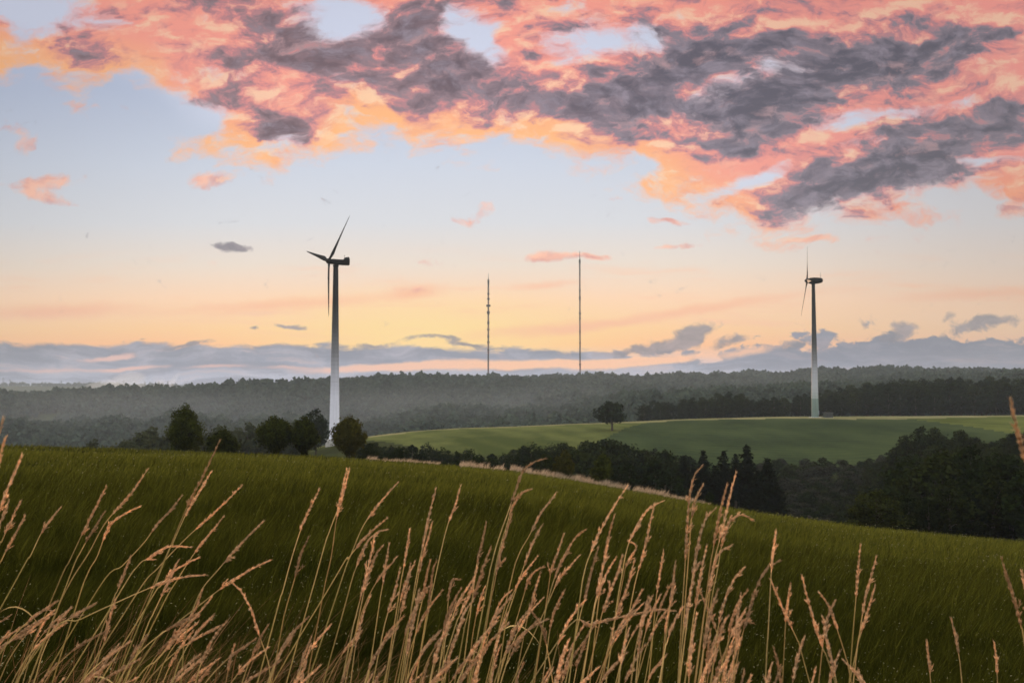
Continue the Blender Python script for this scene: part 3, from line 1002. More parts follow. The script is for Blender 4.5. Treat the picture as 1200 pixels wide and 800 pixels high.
# lone tree in the far pasture
x, y, z = at(717, 420)
LT = TreeKind('field_tree', 12, 0.45, M_leaf_dark, dict(Rm=6.3, prof=BROAD, n_clump=95, per=42, leaf=0.5, base=3.2, clump=0.24, hollow=0.4, jag=0.35), limbs=16, base_h=0.12)
plant_tree(LT, x, y, z - 0.1, 12.2, 13.4, None, 'lone broad-crowned tree standing in the far pasture', 'tree')

# edge of the high wood behind the farther turbine
_hw = ([752, 765, 785, 810, 835, 852, 868, 880, 900, 922, 940, 965, 1000, 1030, 1060, 1100, 1150, 1200, 1300], [478, 468, 467, 464, 462, 456, 458, 466, 469, 466, 460, 456, 450, 444, 443, 441, 441, 438, 436])
for i in range(118):
    row = i % 3
    px = 756 + (i // 3) * 13.6 + random.uniform(-5, 5)
    D = (575, 610, 650)[row] + random.uniform(-14, 14)
    stand(px, D, np.interp(px, *_hw) + (9, 4, 0)[row] * random.uniform(0.4, 1.4) + random.choice([0, 1, 2, 3]), KB[:4], 'tall dark tree at the edge of the wood behind the farther wind turbine', 'tree', 'edge of the wood behind the farther turbine', hmin=12, hmax=29)

# --- wooded hills: too many to count, one object
far_col = bpy.data.collections.new('wood_tree_kinds')
for i in range(6):
    Rm = (4.6, 5.2, 4.2, 5.6, 4.0, 3.2)[i]
    me, cc = crown_mesh('wood_crown', 11.5, Rm, (BROAD, ROUND, ROUND, BROAD, ROUND, EGG)[i], 26, 10, 1.7, base=1.0, clump=0.34, hollow=0.6, jag=0.25)
    me.materials.append(M_far_leaf)
    far_col.objects.link(bpy.data.objects.new('wood_crown', me))


def wood_points(step, D0, D1, p0, p1, keep=None):
    xs = np.arange((p0 - 600) / FOC * D1, (p1 - 600) / FOC * D1, step)
    ys = np.arange(D0, D1, step)
    X, Y = np.meshgrid(xs, ys)
    X = X.ravel() + rng.uniform(-0.48, 0.48, X.size) * step
    Y = Y.ravel() + rng.uniform(-0.48, 0.48, Y.size) * step
    px = 600 + FOC * X / Y
    m = (px > p0) & (px < p1)
    if keep is not None:
        m &= keep(px, Y, X)
    return X[m], Y[m]


def _keep(px, D, X):
    ok = (D > np.interp(px, [0, 400, 700, 800, 900, 1300], [760, 700, 700, 690, 680, 680]))
    ok &= ~((value_noise(X / 60, D / 90, 21) > 0.72) & (D < 1500))
    return ok


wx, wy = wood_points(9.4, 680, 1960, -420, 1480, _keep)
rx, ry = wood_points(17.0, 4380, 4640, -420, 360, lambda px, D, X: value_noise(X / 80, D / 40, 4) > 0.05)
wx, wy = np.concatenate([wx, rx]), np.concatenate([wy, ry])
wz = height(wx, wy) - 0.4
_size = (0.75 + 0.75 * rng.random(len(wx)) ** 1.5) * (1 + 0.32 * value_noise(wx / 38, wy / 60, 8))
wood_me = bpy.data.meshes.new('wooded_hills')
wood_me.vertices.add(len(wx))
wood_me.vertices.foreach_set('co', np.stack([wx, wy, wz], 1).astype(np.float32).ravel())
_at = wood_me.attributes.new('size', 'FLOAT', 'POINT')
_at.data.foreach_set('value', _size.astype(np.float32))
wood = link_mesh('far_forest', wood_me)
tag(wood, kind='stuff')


def scatter(obj, coll):
    ng = bpy.data.node_groups.new('scatter_trees', 'GeometryNodeTree')
    ng.interface.new_socket('Geometry', in_out='INPUT', socket_type='NodeSocketGeometry')
    ng.interface.new_socket('Geometry', in_out='OUTPUT', socket_type='NodeSocketGeometry')
    N, L = ng.nodes, ng.links
    gi, go = N.new('NodeGroupInput'), N.new('NodeGroupOutput')
    ci = N.new('GeometryNodeCollectionInfo')
    ci.inputs['Collection'].default_value = coll
    ci.inputs['Separate Children'].default_value = True
    ci.inputs['Reset Children'].default_value = True
    iop = N.new('GeometryNodeInstanceOnPoints')
    iop.inputs['Pick Instance'].default_value = True
    na = N.new('GeometryNodeInputNamedAttribute')
    na.data_type = 'FLOAT'
    na.inputs['Name'].default_value = 'size'
    rz = N.new('FunctionNodeRandomValue')
    rz.data_type = 'FLOAT_VECTOR'
    rz.inputs[0].default_value = (-0.05, -0.05, 0)
    rz.inputs[1].default_value = (0.05, 0.05, 6.283)
    rot = N.new('FunctionNodeEulerToRotation')
    L.new(rz.outputs[0], rot.inputs[0])
    L.new(gi.outputs[0], iop.inputs['Points'])
    L.new(ci.outputs[0], iop.inputs['Instance'])
    L.new(rot.outputs[0], iop.inputs['Rotation'])
    L.new(na.outputs[0], iop.inputs['Scale'])
    L.new(iop.outputs[0], go.inputs[0])
    md = obj.modifiers.new('scatter', 'NODES')
    md.node_group = ng


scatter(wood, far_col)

# ======================================================================
# HAZE: even, pale air over the whole valley
# ======================================================================
def haze_box():
    x0, x1, y0, y1 = -3200, 3200, -120, 4800
    zl, zh = float(GZ.min()) - 1.0, 345.0
    mb = MB()
    mb.box(((x0 + x1) / 2, (y0 + y1) / 2, (zl + zh) / 2), (x1 - x0, y1 - y0, zh - zl))
    m, k, out = material('haze_air')
    v = k.new('ShaderNodeVolumePrincipled')
    v.inputs['Color'].default_value = (0.80, 0.90, 1.0, 1)
    v.inputs['Density'].default_value = HAZE
    v.inputs['Anisotropy'].default_value = 0.0
    m.node_tree.links.new(v.outputs[0], out.inputs['Volume'])
    o = mb.build('haze', m)
    tag(o, kind='stuff')
    return o


HAZE = 0.75e-4
haze_box()

# ======================================================================
# WIND TURBINES
# ======================================================================
M_blade = simple_mat('blade_silhouette_tone', (0.014, 0.013, 0.013), 0.7, spec=0.1, var=0.08, scale=0.6)  # blades' dark silhouette against the sky is put into their colour
M_nacelle = simple_mat('nacelle_silhouette_tone', (0.013, 0.012, 0.011), 0.7, spec=0.1, var=0.1, scale=0.8)  # nacelle, hub and yaw ring: silhouette darkness put into the colour
M_dark_metal = simple_mat('dark_metal', (0.05, 0.05, 0.05), 0.6, 0.3)
M_concrete = simple_mat('concrete', (0.36, 0.35, 0.33), 0.9, var=0.15, scale=2.0)
M_door = simple_mat('door_paint', (0.30, 0.31, 0.34), 0.5)


def tower_paint_and_shade(name, stops, H):
    """tower colour: shading painted in as ring steps, pale foot to dark head, with rain streaks"""
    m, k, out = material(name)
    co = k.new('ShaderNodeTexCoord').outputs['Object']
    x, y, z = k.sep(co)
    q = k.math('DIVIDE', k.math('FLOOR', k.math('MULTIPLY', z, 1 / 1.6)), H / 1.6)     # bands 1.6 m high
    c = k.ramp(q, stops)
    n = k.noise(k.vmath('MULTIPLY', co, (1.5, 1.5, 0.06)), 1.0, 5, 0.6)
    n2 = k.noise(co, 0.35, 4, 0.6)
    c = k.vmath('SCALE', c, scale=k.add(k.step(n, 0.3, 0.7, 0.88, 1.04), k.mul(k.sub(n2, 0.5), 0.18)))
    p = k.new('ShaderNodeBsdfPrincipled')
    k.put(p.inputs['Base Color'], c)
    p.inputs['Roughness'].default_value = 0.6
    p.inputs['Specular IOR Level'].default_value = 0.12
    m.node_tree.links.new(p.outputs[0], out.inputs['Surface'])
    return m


def blade_mesh(L):
    """blade along +Z from the hub centre, chord along X, thickness along Y"""
    rings = []
    n = 14
    for t, chord, th, tw, off in ((0.02, 0.9, 0.9, 0, 0), (0.07, 0.95, 0.85, 0, 0), (0.12, 1.35, 0.62, 20, 0.10), (0.2, 1.95, 0.42, 16, 0.28), (0.32, 1.65, 0.32, 11, 0.24), (0.5, 1.22, 0.24, 7, 0.18),
                                  (0.7, 0.86, 0.16, 4, 0.12), (0.86, 0.58, 0.10, 2, 0.08), (0.96, 0.34, 0.06, 1, 0.05), (1.0, 0.06, 0.03, 0, 0.03)):
        r = []
        a = R(tw)
        for k in range(n):
            u = 2 * math.pi * k / n
            cx = math.cos(u) * chord / 2 + off
            cy = math.sin(u) * th / 2 * (1 - 0.35 * math.cos(u))
            r.append((cx * math.cos(a) - cy * math.sin(a), cx * math.sin(a) + cy * math.cos(a), t * L))
        rings.append(r)
    return rings


def turbine(px, D, base_row, hub_row, yaw, spin, L, label, style, stops, r_foot, r_head):
    """yaw: heading (degrees from +X, counter-clockwise) the rotor faces"""
    x, y, zg = at(px, D)
    z = EYE - (base_row - HZ) / FOC * D
    hub_z = EYE - (hub_row - HZ) / FOC * D - z
    root = empty('wind_turbine', (x, y, z), R(yaw))
    tag(root, label, 'wind turbine')
    over = 3.0                                   # rotor stands this far ahead of the tower axis
    H = hub_z - 1.5
    mb = MB()
    prof = [(r_foot, -3.0)]
    for i in range(25):
        t = i / 24
        prof.append((r_foot + (r_head - r_foot) * t ** 0.92, H * t))
    mb.lathe(prof, 40)
    tw = mb.build('tower', tower_paint_and_shade('tower_shaded_paint', stops, H), root, smooth=True)
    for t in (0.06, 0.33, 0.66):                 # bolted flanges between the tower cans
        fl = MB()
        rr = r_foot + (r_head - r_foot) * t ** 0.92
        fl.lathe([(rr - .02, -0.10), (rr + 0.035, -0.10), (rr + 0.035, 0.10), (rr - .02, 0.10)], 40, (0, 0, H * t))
        fl.build('flange', simple_mat('flange_tone', [c * 0.8 for c in ramp_at(stops, t)], 0.5), tw, smooth=True)  # takes the tower's painted-in shading at its own height
    d = MB()
    d.box((-r_foot - 0.01, 0, 2.6), (0.16, 0.9, 2.1))
    dr = d.build('door', M_door, root, bevel=0.03)
    stp = MB()
    for i in range(5):
        stp.box((-r_foot - 0.35 - 0.28 * i, 0, 1.42 - 0.28 * i), (0.3, 1.1, 0.08))
    stp.build('door_steps', M_dark_metal, root)
    f = MB()
    f.lathe([(r_foot + 1.4, -3.0), (r_foot + 1.4, 0.12), (r_foot + 1.25, 0.25), (r_foot + 0.1, 0.27)], 40)
    f.build('plinth', M_concrete, root, smooth=True)
    # nacelle: along local X, rotor at +X
    nb = MB()
    rings = []
    if style == 'box':
        prof = [(-5.6, 0.85, -1.05, 1.75), (-5.3, 1.0, -1.15, 2.25), (-4.0, 1.1, -1.2, 1.95), (-3.4, 1.12, -1.2, 1.05), (-0.5, 1.15, -1.2, 0.95), (1.6, 1.1, -1.1, 0.95), (2.5, 0.95, -0.95, 0.85)]
    else:
        prof = [(-4.7, 0.55, -0.55, 0.75), (-4.2, 1.05, -1.1, 1.25), (-2.6, 1.5, -1.5, 1.55), (-0.6, 1.65, -1.75, 1.65), (1.2, 1.55, -1.65, 1.55), (2.4, 1.25, -1.3, 1.2)]
    for px_, w, z0, z1 in prof:
        r = []
        for k in range(20):
            u = 2 * math.pi * k / 20
            cu, su = math.cos(u), math.sin(u)
            e = 0.5 if style == 'box' else 0.8
            yy = math.copysign(abs(cu) ** e, cu) * w
            zz = math.copysign(abs(su) ** e, su)
            r.append((px_, yy, (z0 + z1) / 2 + zz * (z1 - z0) / 2))
        rings.append(r)
    nb.rings(rings)
    no = nb.build('nacelle', M_nacelle, root, smooth=True)
    no.location = (0, 0, hub_z)
    an = MB()
    zt = 1.5 if style != 'box' else 1.9
    an.tube([(-3.6, 0.2, zt - 0.3), (-3.6, 0.2, zt + (2.6 if style != 'box' else 0.9))], 0.07, 6)
    an.box((-3.6, 0.2, zt + (1.4 if style != 'box' else 0.8)), (0.08, 0.9, 0.08))
    an.build('anemometer_mast', M_dark_metal, no)
    yb = MB()
    yb.lathe([(r_head + 0.05, -0.5), (r_head + 0.14, -0.4), (r_head + 0.14, 0.15), (r_head, 0.2)], 28, (0, 0, H))
    yb.build('yaw_ring', M_nacelle, root, smooth=True)
    hb = MB()
    hp = [(0.95, -0.9), (1.12, -0.55), (1.15, 0.0), (1.0, 0.55), (0.72, 0.95), (0.35, 1.22), (0.02, 1.32)]
    n = 24
    hb.rings([[(xx, rr * math.cos(2 * math.pi * k / n), rr * math.sin(2 * math.pi * k / n)) for k in range(n)] for rr, xx in hp])
    ho = hb.build('hub', M_nacelle, root, smooth=True)
    ho.location = (over, 0, hub_z)
    ho.rotation_euler = (0, R(-5), 0)            # shaft tilted up towards the wind
    for i in range(3):
        bm_ = MB()
        bm_.rings(blade_mesh(L))
        bo = bm_.build('blade', M_blade, root, smooth=True)
        # blade plane = local YZ, blade chord turned nearly into the rotor plane, coned forwards 2 degrees
        a = R(spin + 120 * i)
        m = Matrix.Translation((over, 0, hub_z)) @ Matrix.Rotation(R(-5), 4, 'Y') @ Matrix.Rotation(a, 4, 'X') @ Matrix.Rotation(R(1.0), 4, 'Y') @ Matrix.Rotation(R(90 - 8), 4, 'Z')
        bo.matrix_local = m
    return root


def ramp_at(stops, t):
    ps = [s[0] for s in stops]
    return [float(np.interp(t, ps, [s[1][i] for s in stops])) for i in range(3)]


G = lambda v, b=1.0, g=1.0: (v, v * g, v * b, 1)
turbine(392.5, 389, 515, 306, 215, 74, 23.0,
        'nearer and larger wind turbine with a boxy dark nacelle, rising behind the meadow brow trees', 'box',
        [(0.0, G(0.74, 1.14)), (0.22, G(0.70, 1.14)), (0.36, G(0.46, 1.14)), (0.48, G(0.22, 1.08)), (0.62, G(0.09, 1.0)), (0.78, G(0.035)), (1.0, G(0.022))], 2.05, 0.98)  # darkening up the tower is shading painted into these stops
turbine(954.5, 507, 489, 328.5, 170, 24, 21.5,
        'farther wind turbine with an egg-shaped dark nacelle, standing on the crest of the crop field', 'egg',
        [(0.0, (0.16, 0.21, 0.19, 1)), (0.13, (0.20, 0.26, 0.23, 1)), (0.135, (0.34, 0.38, 0.37, 1)), (0.2, (0.46, 0.48, 0.50, 1)), (0.32, G(0.42, 1.1)), (0.42, G(0.22, 1.06)), (0.55, G(0.08)), (0.75, G(0.035)), (1.0, G(0.022))], 1.85, 0.85)  # greenish foot bands are real paint; the darkening above is painted-in shading

# transformer station beside the farther turbine
x, y, z = at(969.5, 504)
tr = empty('transformer_station', (x, y, z), R(12))
tag(tr, 'small dark transformer station at the foot of the farther wind turbine', 'transformer')
M_kiosk = simple_mat('kiosk_green', (0.050, 0.056, 0.045), 0.7)
M_kiosk_d = simple_mat('kiosk_dark', (0.030, 0.032, 0.030), 0.6)
b = MB(); b.box((0, 0, 1.2), (4.2, 2.6, 2.6)); b.build('cabinet', M_kiosk, tr, bevel=0.05)
b = MB(); b.box((0, 0, 2.61), (4.6, 3.0, 0.22)); b.build('roof', M_kiosk_d, tr, bevel=0.04)
for dx_ in (-1.0, 0.55):
    b = MB(); b.box((dx_, -1.32, 1.2), (1.3, 0.06, 2.1)); b.build('door', M_kiosk_d, tr, bevel=0.02)
b = MB(); b.box((1.65, -1.33, 1.7), (0.6, 0.05, 0.6)); b.build('vent', M_kiosk_d, tr)
b = MB(); b.box((0, 0, 0.0), (4.8, 3.2, 0.3)); b.build('plinth', M_concrete, tr)

# ======================================================================
# RADIO MASTS AND FAR PYLONS
# ======================================================================
M_mast = simple_mat('mast_steel', (0.018, 0.014, 0.013), 0.8, spec=0.1, var=0.2)
M_mast_red = simple_mat('mast_red_paint', (0.10, 0.026, 0.016), 0.8, spec=0.1, var=0.2)


def lattice(mb, z0, z1, w0, w1, step, chord):
    n = max(1, int((z1 - z0) / step))
    c = [(-1, -1), (1, -1), (1, 1), (-1, 1)]
    for sx, sy in c:
        mb.tube([(sx * w0 / 2, sy * w0 / 2, z0), (sx * w1 / 2, sy * w1 / 2, z1)], chord, 4)
    for i in range(n):
        za, zb = z0 + (z1 - z0) * i / n, z0 + (z1 - z0) * (i + 1) / n
        wa, wb = w0 + (w1 - w0) * i / n, w0 + (w1 - w0) * (i + 1) / n
        for j in range(4):
            p, q = c[j], c[(j + 1) % 4]
            if i % 2:
                p, q = q, p
            mb.tube([(p[0] * wa / 2, p[1] * wa / 2, za), (q[0] * wb / 2, q[1] * wb / 2, zb)], chord * 0.7, 4)
            mb.tube([(p[0] * wb / 2, p[1] * wb / 2, zb), (q[0] * wb / 2, q[1] * wb / 2, zb)], chord * 0.6, 4)


def mast(px, D, top_row, width, label, fittings, ant):
    x, y, z = at(px, D)
    H = EYE - (top_row - HZ) / FOC * D - z
    root = empty('radio_mast', (x, y, z))
    tag(root, label, 'radio mast')
    nsec = 9
    for i in range(nsec):
        mb = MB()
        lattice(mb, (H - ant) * i / nsec, (H - ant) * (i + 1) / nsec - 0.05, width, width, width * 0.8, width * 0.19)
        mb.build('mast_section', M_mast_red if i % 2 else M_mast, root)
    mb = MB()
    mb.tube([(0, 0, H - ant), (0, 0, H)], [0.75, 0.35], 8)
    mb.build('antenna', M_mast, root)
    for row, w, h, kind in fittings:
        zz = EYE - (row - HZ) / FOC * D - z
        mb = MB()
        if kind == 'platform':
            mb.lathe([(w / 2 * 0.7, -h / 2), (w / 2, -h / 2 + 0.3), (w / 2, h / 2), (w / 2 * 0.6, h / 2)], 16, (0, 0, zz))
            mb.build('platform', M_mast, root)
        else:
            for k in range(4):
                a = k * math.pi / 2 + 0.6
                mb.lathe([(0.2, -h / 2), (w * 0.22, -h / 2 + 0.2), (w * 0.22, h / 2 - .2), (0.2, h / 2)], 8, (math.cos(a) * w * 0.34, math.sin(a) * w * 0.34, zz))
            mb.build('aerial_array', M_mast, root)
    return root


mast(572.2, 2250, 320, 2.6, 'shorter radio mast studded with platforms, between the nearer turbine and the taller mast',
     [(330, 4.0, 12, 'arr'), (344, 5.0, 4, 'platform'), (350, 6.5, 3, 'platform'), (358, 9.5, 4.5, 'platform'), (366, 6.5, 6, 'arr'), (378, 5.0, 6, 'arr'), (386, 6.0, 3, 'platform'), (394, 4.6, 6, 'arr'), (401, 6.0, 3, 'platform'), (410, 4.6, 3, 'platform')], 16)
mast(679.8, 2250, 292.5, 2.4, 'taller slender radio mast reaching up into a small pink cloud',
     [(306, 4.4, 8, 'arr'), (340, 4.2, 3, 'platform'), (349, 4.6, 7, 'arr'), (367, 5.0, 5, 'arr'), (373, 4.6, 3, 'platform'), (389, 4.4, 3, 'platform'), (402, 4.2, 3, 'platform'), (427, 5.2, 3, 'platform')], 20)

for px, D, h, lab in ((4, 4520, 36, 'far power pylon nearest the left edge, tallest on the pale ridge'), (12, 4540, 29, 'slightly shorter power pylon just right of the tallest one on the pale ridge'),
                      (72, 4500, 25, 'lone power pylon on the pale ridge between the left pair and the steam'), (145, 4520, 28, 'power pylon on the pale ridge above the white steam'),
                      (170, 4540, 24, 'short power pylon on the pale ridge just right of the steam'), (197, 4560, 27, 'last power pylon on the pale ridge before the wooded hill covers it')):
    x, y, z = at(px, D)
    p = empty('power_pylon', (x, y, z), R(25))
    tag(p, lab, 'pylon', 'power pylons on the far ridge')
    mb = MB(); lattice(mb, 0, h, 6.0, 1.2, 4.0, 0.34); mb.build('lattice_tower', M_mast, p)
    for f_, w_ in ((0.72, 13), (0.84, 10), (0.95, 6)):
        mb = MB(); mb.box((0, 0, h * f_), (w_, 0.7, 0.6)); mb.build('crossarm', M_mast, p)

# thin mist pooled in the wooded valley, thinning out towards its rim
def valley_mist(px, D, sx, sy, sz, dens, lift):
    x, y, z = at(px, D)
    mb = MB()
    n = 32
    mb.rings([[(math.cos(2 * math.pi * k / n) * math.sin(math.pi * t) * sx, math.sin(2 * math.pi * k / n) * math.sin(math.pi * t) * sy, -math.cos(math.pi * t) * sz) for k in range(n)] for t in [0.02 + 0.96 * i / 14 for i in range(15)]])
    m, k_, out = material('mist_vapour')
    v = k_.new('ShaderNodeVolumePrincipled')
    v.inputs['Color'].default_value = (0.90, 0.95, 1.0, 1)
    co = k_.new('ShaderNodeTexCoord').outputs['Object']
    q = k_.vmath('MULTIPLY', co, (1 / sx, 1 / sy, 1 / sz))
    r2 = k_.vmath('DOT_PRODUCT', q, q, out=1)
    nz_ = k_.noise(k_.vmath('MULTIPLY', co, (1, 1, 2.5)), 0.008, 3, 0.55)
    f = k_.mul(k_.step(r2, 1.0, 0.05), k_.step(nz_, 0.34, 0.62, 0.25, 1.35))
    k_.put(v.inputs['Density'], k_.mul(f, dens))
    m.node_tree.links.new(v.outputs[0], out.inputs['Volume'])
    o = mb.build('valley_mist', m)
    o.location = (x, y, z + lift)
    tag(o, kind='stuff')


valley_mist(430, 1020, 520, 300, 50, 2.8e-4, 10)
valley_mist(60, 1100, 380, 260, 44, 2.0e-4, 12)
valley_mist(760, 1150, 300, 200, 44, 2.2e-4, 12)

# steam drifting up from the woods on the left
def steam(px, D, w, h, lift, dens, lean, lab):
    x, y, z = at(px, D)
    mb = MB()
    n, rings = 18, []
    for i in range(11):
        t = i / 10
        r = math.sin(math.pi * (0.06 + 0.88 * t)) * (0.75 + 0.25 * math.sin(5 * t + px))
        rings.append([(math.cos(2 * math.pi * k / n) * r * w / 2 * (1 + 0.18 * math.sin(3 * k + 2 * i)) + lean * h * t, math.sin(2 * math.pi * k / n) * r * w / 2, h * t) for k in range(n)])
    mb.rings(rings)
    m, k, out = material('steam_vapour')
    v = k.new('ShaderNodeVolumePrincipled')
    v.inputs['Color'].default_value = (0.95, 0.94, 0.95, 1)
    v.inputs['Density'].default_value = dens
    m.node_tree.links.new(v.outputs[0], out.inputs['Volume'])
    o = mb.build('steam', m)
    o.location = (x, y, z + lift)
    tag(o, kind='stuff')


steam(140, 2700, 190, 55, 30, 0.0045, 0.7, '')
steam(118, 2600, 90, 36, 26, 0.005, 0.5, '')
steam(190, 1620, 24, 36, 8, 0.02, 0.75, '')
steam(181, 1560, 18, 24, 8, 0.016, 0.6, '')

# ======================================================================
# MEADOW EDGE: fence posts, pale dry grass
# ======================================================================
M_post = simple_mat('weathered_post', (0.030, 0.024, 0.018), 0.95, var=0.3, scale=8)
for px, D, h, w, lab in ((778, 106, 1.55, 0.16, 'weathered fence post at the end of the pale dry grass strip'), (860, 100, 1.05, 0.22, 'squat dark fence post on the open meadow edge below the spruces'),
                         (945, 97, 0.70, 0.30, 'short dark post stump on the meadow edge left of the large round bush')):
    x, y, z = at(px, D)
    p = empty('fence_post', (x, y, z), R(20))
    tag(p, lab, 'fence post')
    mb = MB()
    n = 9
    mb.rings([[(w / 2 * (1 + .12 * math.sin(3 * k_ + i)) * math.cos(2 * math.pi * k_ / n) + 0.03 * i, w / 2 * math.sin(2 * math.pi * k_ / n), zz) for k_ in range(n)] for i, zz in enumerate((-0.3, 0.1, h * 0.5, h * 0.94))])
    mb.build('post', M_post, p)
    mb = MB()
    mb.lathe([(w * 0.52, h * 0.93), (w * 0.5, h * 0.97), (w * 0.2, h)], 9, (0.085, 0, 0))
    mb.build('post_cap', M_post, p)

M_grass = leaf_mat('meadow_blades', (0.010, 0.0122, 0.0020), (0.140, 0.140, 0.020), 0.30)
M_dry = leaf_mat('dry_grass_blades', (0.16, 0.11, 0.06), (0.58, 0.43, 0.29), 0.30)


def blades(x, y, z, h, w, tint, lean_dir, lean_amt, tipw=0.12):
    """curved two-segment blades, 5 vertices each"""
    n = len(x)
    fa = rng.random(n) * math.pi
    wx_, wy_ = np.cos(fa) * w / 2, np.sin(fa) * w / 2
    lx, ly = np.cos(lean_dir) * lean_amt * h, np.sin(lean_dir) * lean_amt * h
    v = np.empty((n, 5, 3), np.float32)
    v[:, 0] = np.stack([x - wx_, y - wy_, z - 0.03], 1)
    v[:, 1] = np.stack([x + wx_, y + wy_, z - 0.03], 1)
    v[:, 2] = np.stack([x - wx_ * .8 + lx * .35, y - wy_ * .8 + ly * .35, z + h * .6], 1)
    v[:, 3] = np.stack([x + wx_ * .8 + lx * .35, y + wy_ * .8 + ly * .35, z + h * .6], 1)
    v[:, 4] = np.stack([x + lx, y + ly, z + h], 1)
    i = np.arange(n)[:, None] * 5
    q = i + np.array([0, 1, 3, 2])
    t = i + np.array([2, 3, 4])
    return v.reshape(-1, 3), q, t, np.repeat(tint, 5)


def grass_field():
    n = 560000
    px = rng.uniform(-380, 1580, n)
    u = rng.random(n)
    D0, D1, e = 3.2, 140.0, -0.55
    D = (D0 ** e + u * (D1 ** e - D0 ** e)) ** (1 / e)
    x = (px - 600) / FOC * D
    y = D
    z = height(x, y)
    big = value_noise(x / 9.0, y / 3.2, 31)
    band = value_noise(x / 60.0, y / 7.0, 33)
    tuft = value_noise(x / 0.45, y / 0.35, 61) * sstep(60, 20, D) + 0.6 * value_noise(x / 1.6, y / 1.1, 62)
    h = (0.18 + 0.22 * rng.random(n)) * (1 + 0.35 * big + 0.4 * tuft)
    w = np.maximum(0.0042, D * 0.00075) * (0.7 + 0.7 * rng.random(n))
    tint = np.clip(0.33 + 0.28 * rng.normal(size=n) + 0.20 * big + 0.24 * band + 0.20 * tuft - 0.17 * sstep(34, 8, D) + 0.30 * np.exp(-((D - 62 - 8 * band) / 24.0) ** 2), 0, 1)  # nearest blades tinted darker: shade painted in towards the viewer
    v, q, t, tt = blades(x, y, z, h, w, tint, rng.normal(0.0, 0.9, n), 0.25 + 0.45 * rng.random(n))
    o = link_mesh('meadow_grass', mesh_np('meadow_grass', v, [q, t], {'tint': tt}), M_grass)
    tag(o, kind='stuff')
    # flowering stems: sparse pale specks
    n = 22000
    px = rng.uniform(-380, 1580, n)
    D = (4.0 ** -0.7 + rng.random(n) * (90.0 ** -0.7 - 4.0 ** -0.7)) ** (1 / -0.7)
    keep = rng.random(n) < np.clip(0.35 + 0.5 * value_noise(px / 90.0, D / 4.0, 41) + 0.25 * (px > 760), 0.05, 1)
    px, D = px[keep], D[keep]
    n = len(px)
    x, y = (px - 600) / FOC * D, D
    z = height(x, y)
    h = 0.34 + 0.16 * rng.random(n)
    cx, cz = x + 0.06 * rng.random(n), z + h
    s = np.maximum(0.0045, D * 0.00048) * (0.6 + 0.9 * rng.random(n))
    c = np.stack([cx, y, cz], 1)
    v, f, tt = leaf_quads(c, rng.normal(size=(n, 3)), s, np.clip(rng.normal(0.5, 0.25, n), 0, 1), 2.6)
    o = link_mesh('meadow_seed_heads', mesh_np('meadow_seed_heads', v, [f], {'tint': tt}), leaf_mat('seed_heads', (0.10, 0.10, 0.04), (0.40, 0.37, 0.22), 0.3))
    tag(o, kind='stuff')


grass_field()


def dry_strip():
    segs = [(430, 515, 111, 113, 0.6), (538, 668, 109, 107.5, 0.8), (668, 782, 107.5, 106, 0.85), (782, 830, 106, 105, 0.55)]
    xs, ys, hs = [], [], []
    for a, b_, d0, d1, hh in segs:
        n = int((b_ - a) * 40)
        t = rng.random(n)
        px = a + (b_ - a) * t
        D = d0 + (d1 - d0) * t + rng.normal(0, 1.1, n)
        keep = value_noise(px / 9.0, D / 3.0, 51) > -0.5
        x = (px - 600) / FOC * D
        xs.append(x[keep]); ys.append(D[keep]); hs.append((hh * (0.35 + 0.75 * rng.random(n)) * (1 + 0.45 * value_noise(px / 6.0, D, 52)))[keep])
    x, y, h = np.concatenate(xs), np.concatenate(ys), np.concatenate(hs)
    n = len(x)
    v, q, t, tt = blades(x, y, height(x, y), h, 0.025 + 0.05 * rng.random(n), np.clip(rng.normal(0.5, 0.35, n), 0, 1), rng.normal(0, 0.8, n), 0.15 + 0.5 * rng.random(n))
    tag(link_mesh('pale_dry_grass', mesh_np('pale_dry_grass', v, [q, t], {'tint': tt}), M_dry), kind='stuff')


dry_strip()

# ======================================================================
# THE TALL DRY GRASS OF THE VERGE
# ======================================================================
def straw_mat(name, c_foot, c_top, var, translucent):
    """straw: greener towards the foot of the plant, mottled along its length"""
    m, k, out = material(name)
    a = k.new('ShaderNodeAttribute', attribute_name='tint').outputs['Fac']
    rnd = k.new('ShaderNodeObjectInfo').outputs['Random']
    co = k.new('ShaderNodeNewGeometry').outputs['Position']
    n = k.noise(co, 60.0, 3, 0.6)
    c = k.mix(a, (*c_foot, 1), (*c_top, 1))
    f = k.add(k.step(n, 0.3, 0.7, 1 - var, 1 + var), k.math('MULTIPLY_ADD', rnd, 0.44, -0.16))
    c = k.mix(k.step(k.math('FRACT', k.mul(rnd, 7.31)), 0.55, 1.0, 0.0, 0.65), c, (0.50 * c_top[0], 0.42 * c_top[1], 0.36 * c_top[2], 1))     # some stalks weathered brown
    c = k.vmath('SCALE', c, scale=f)
    d = k.new('ShaderNodeBsdfDiffuse')
    t = k.new('ShaderNodeBsdfTranslucent')
    k.put(d.inputs['Color'], c)
    k.put(t.inputs['Color'], c)
    mx = k.new('ShaderNodeMixShader')
    mx.inputs[0].default_value = translucent
    m.node_tree.links.new(d.outputs[0], mx.inputs[1])
    m.node_tree.links.new(t.outputs[0], mx.inputs[2])
    m.node_tree.links.new(mx.outputs[0], out.inputs['Surface'])
    return m


M_stem = straw_mat('straw_stem', (0.26, 0.21, 0.05), (0.80, 0.55, 0.26), 0.15, 0.35)
M_head = straw_mat('straw_seed_head', (0.66, 0.40, 0.22), (0.97, 0.70, 0.43), 0.22, 0.5)
M_verge_green = leaf_mat('verge_blades', (0.045, 0.055, 0.010), (0.17, 0.15, 0.045), 0.4)


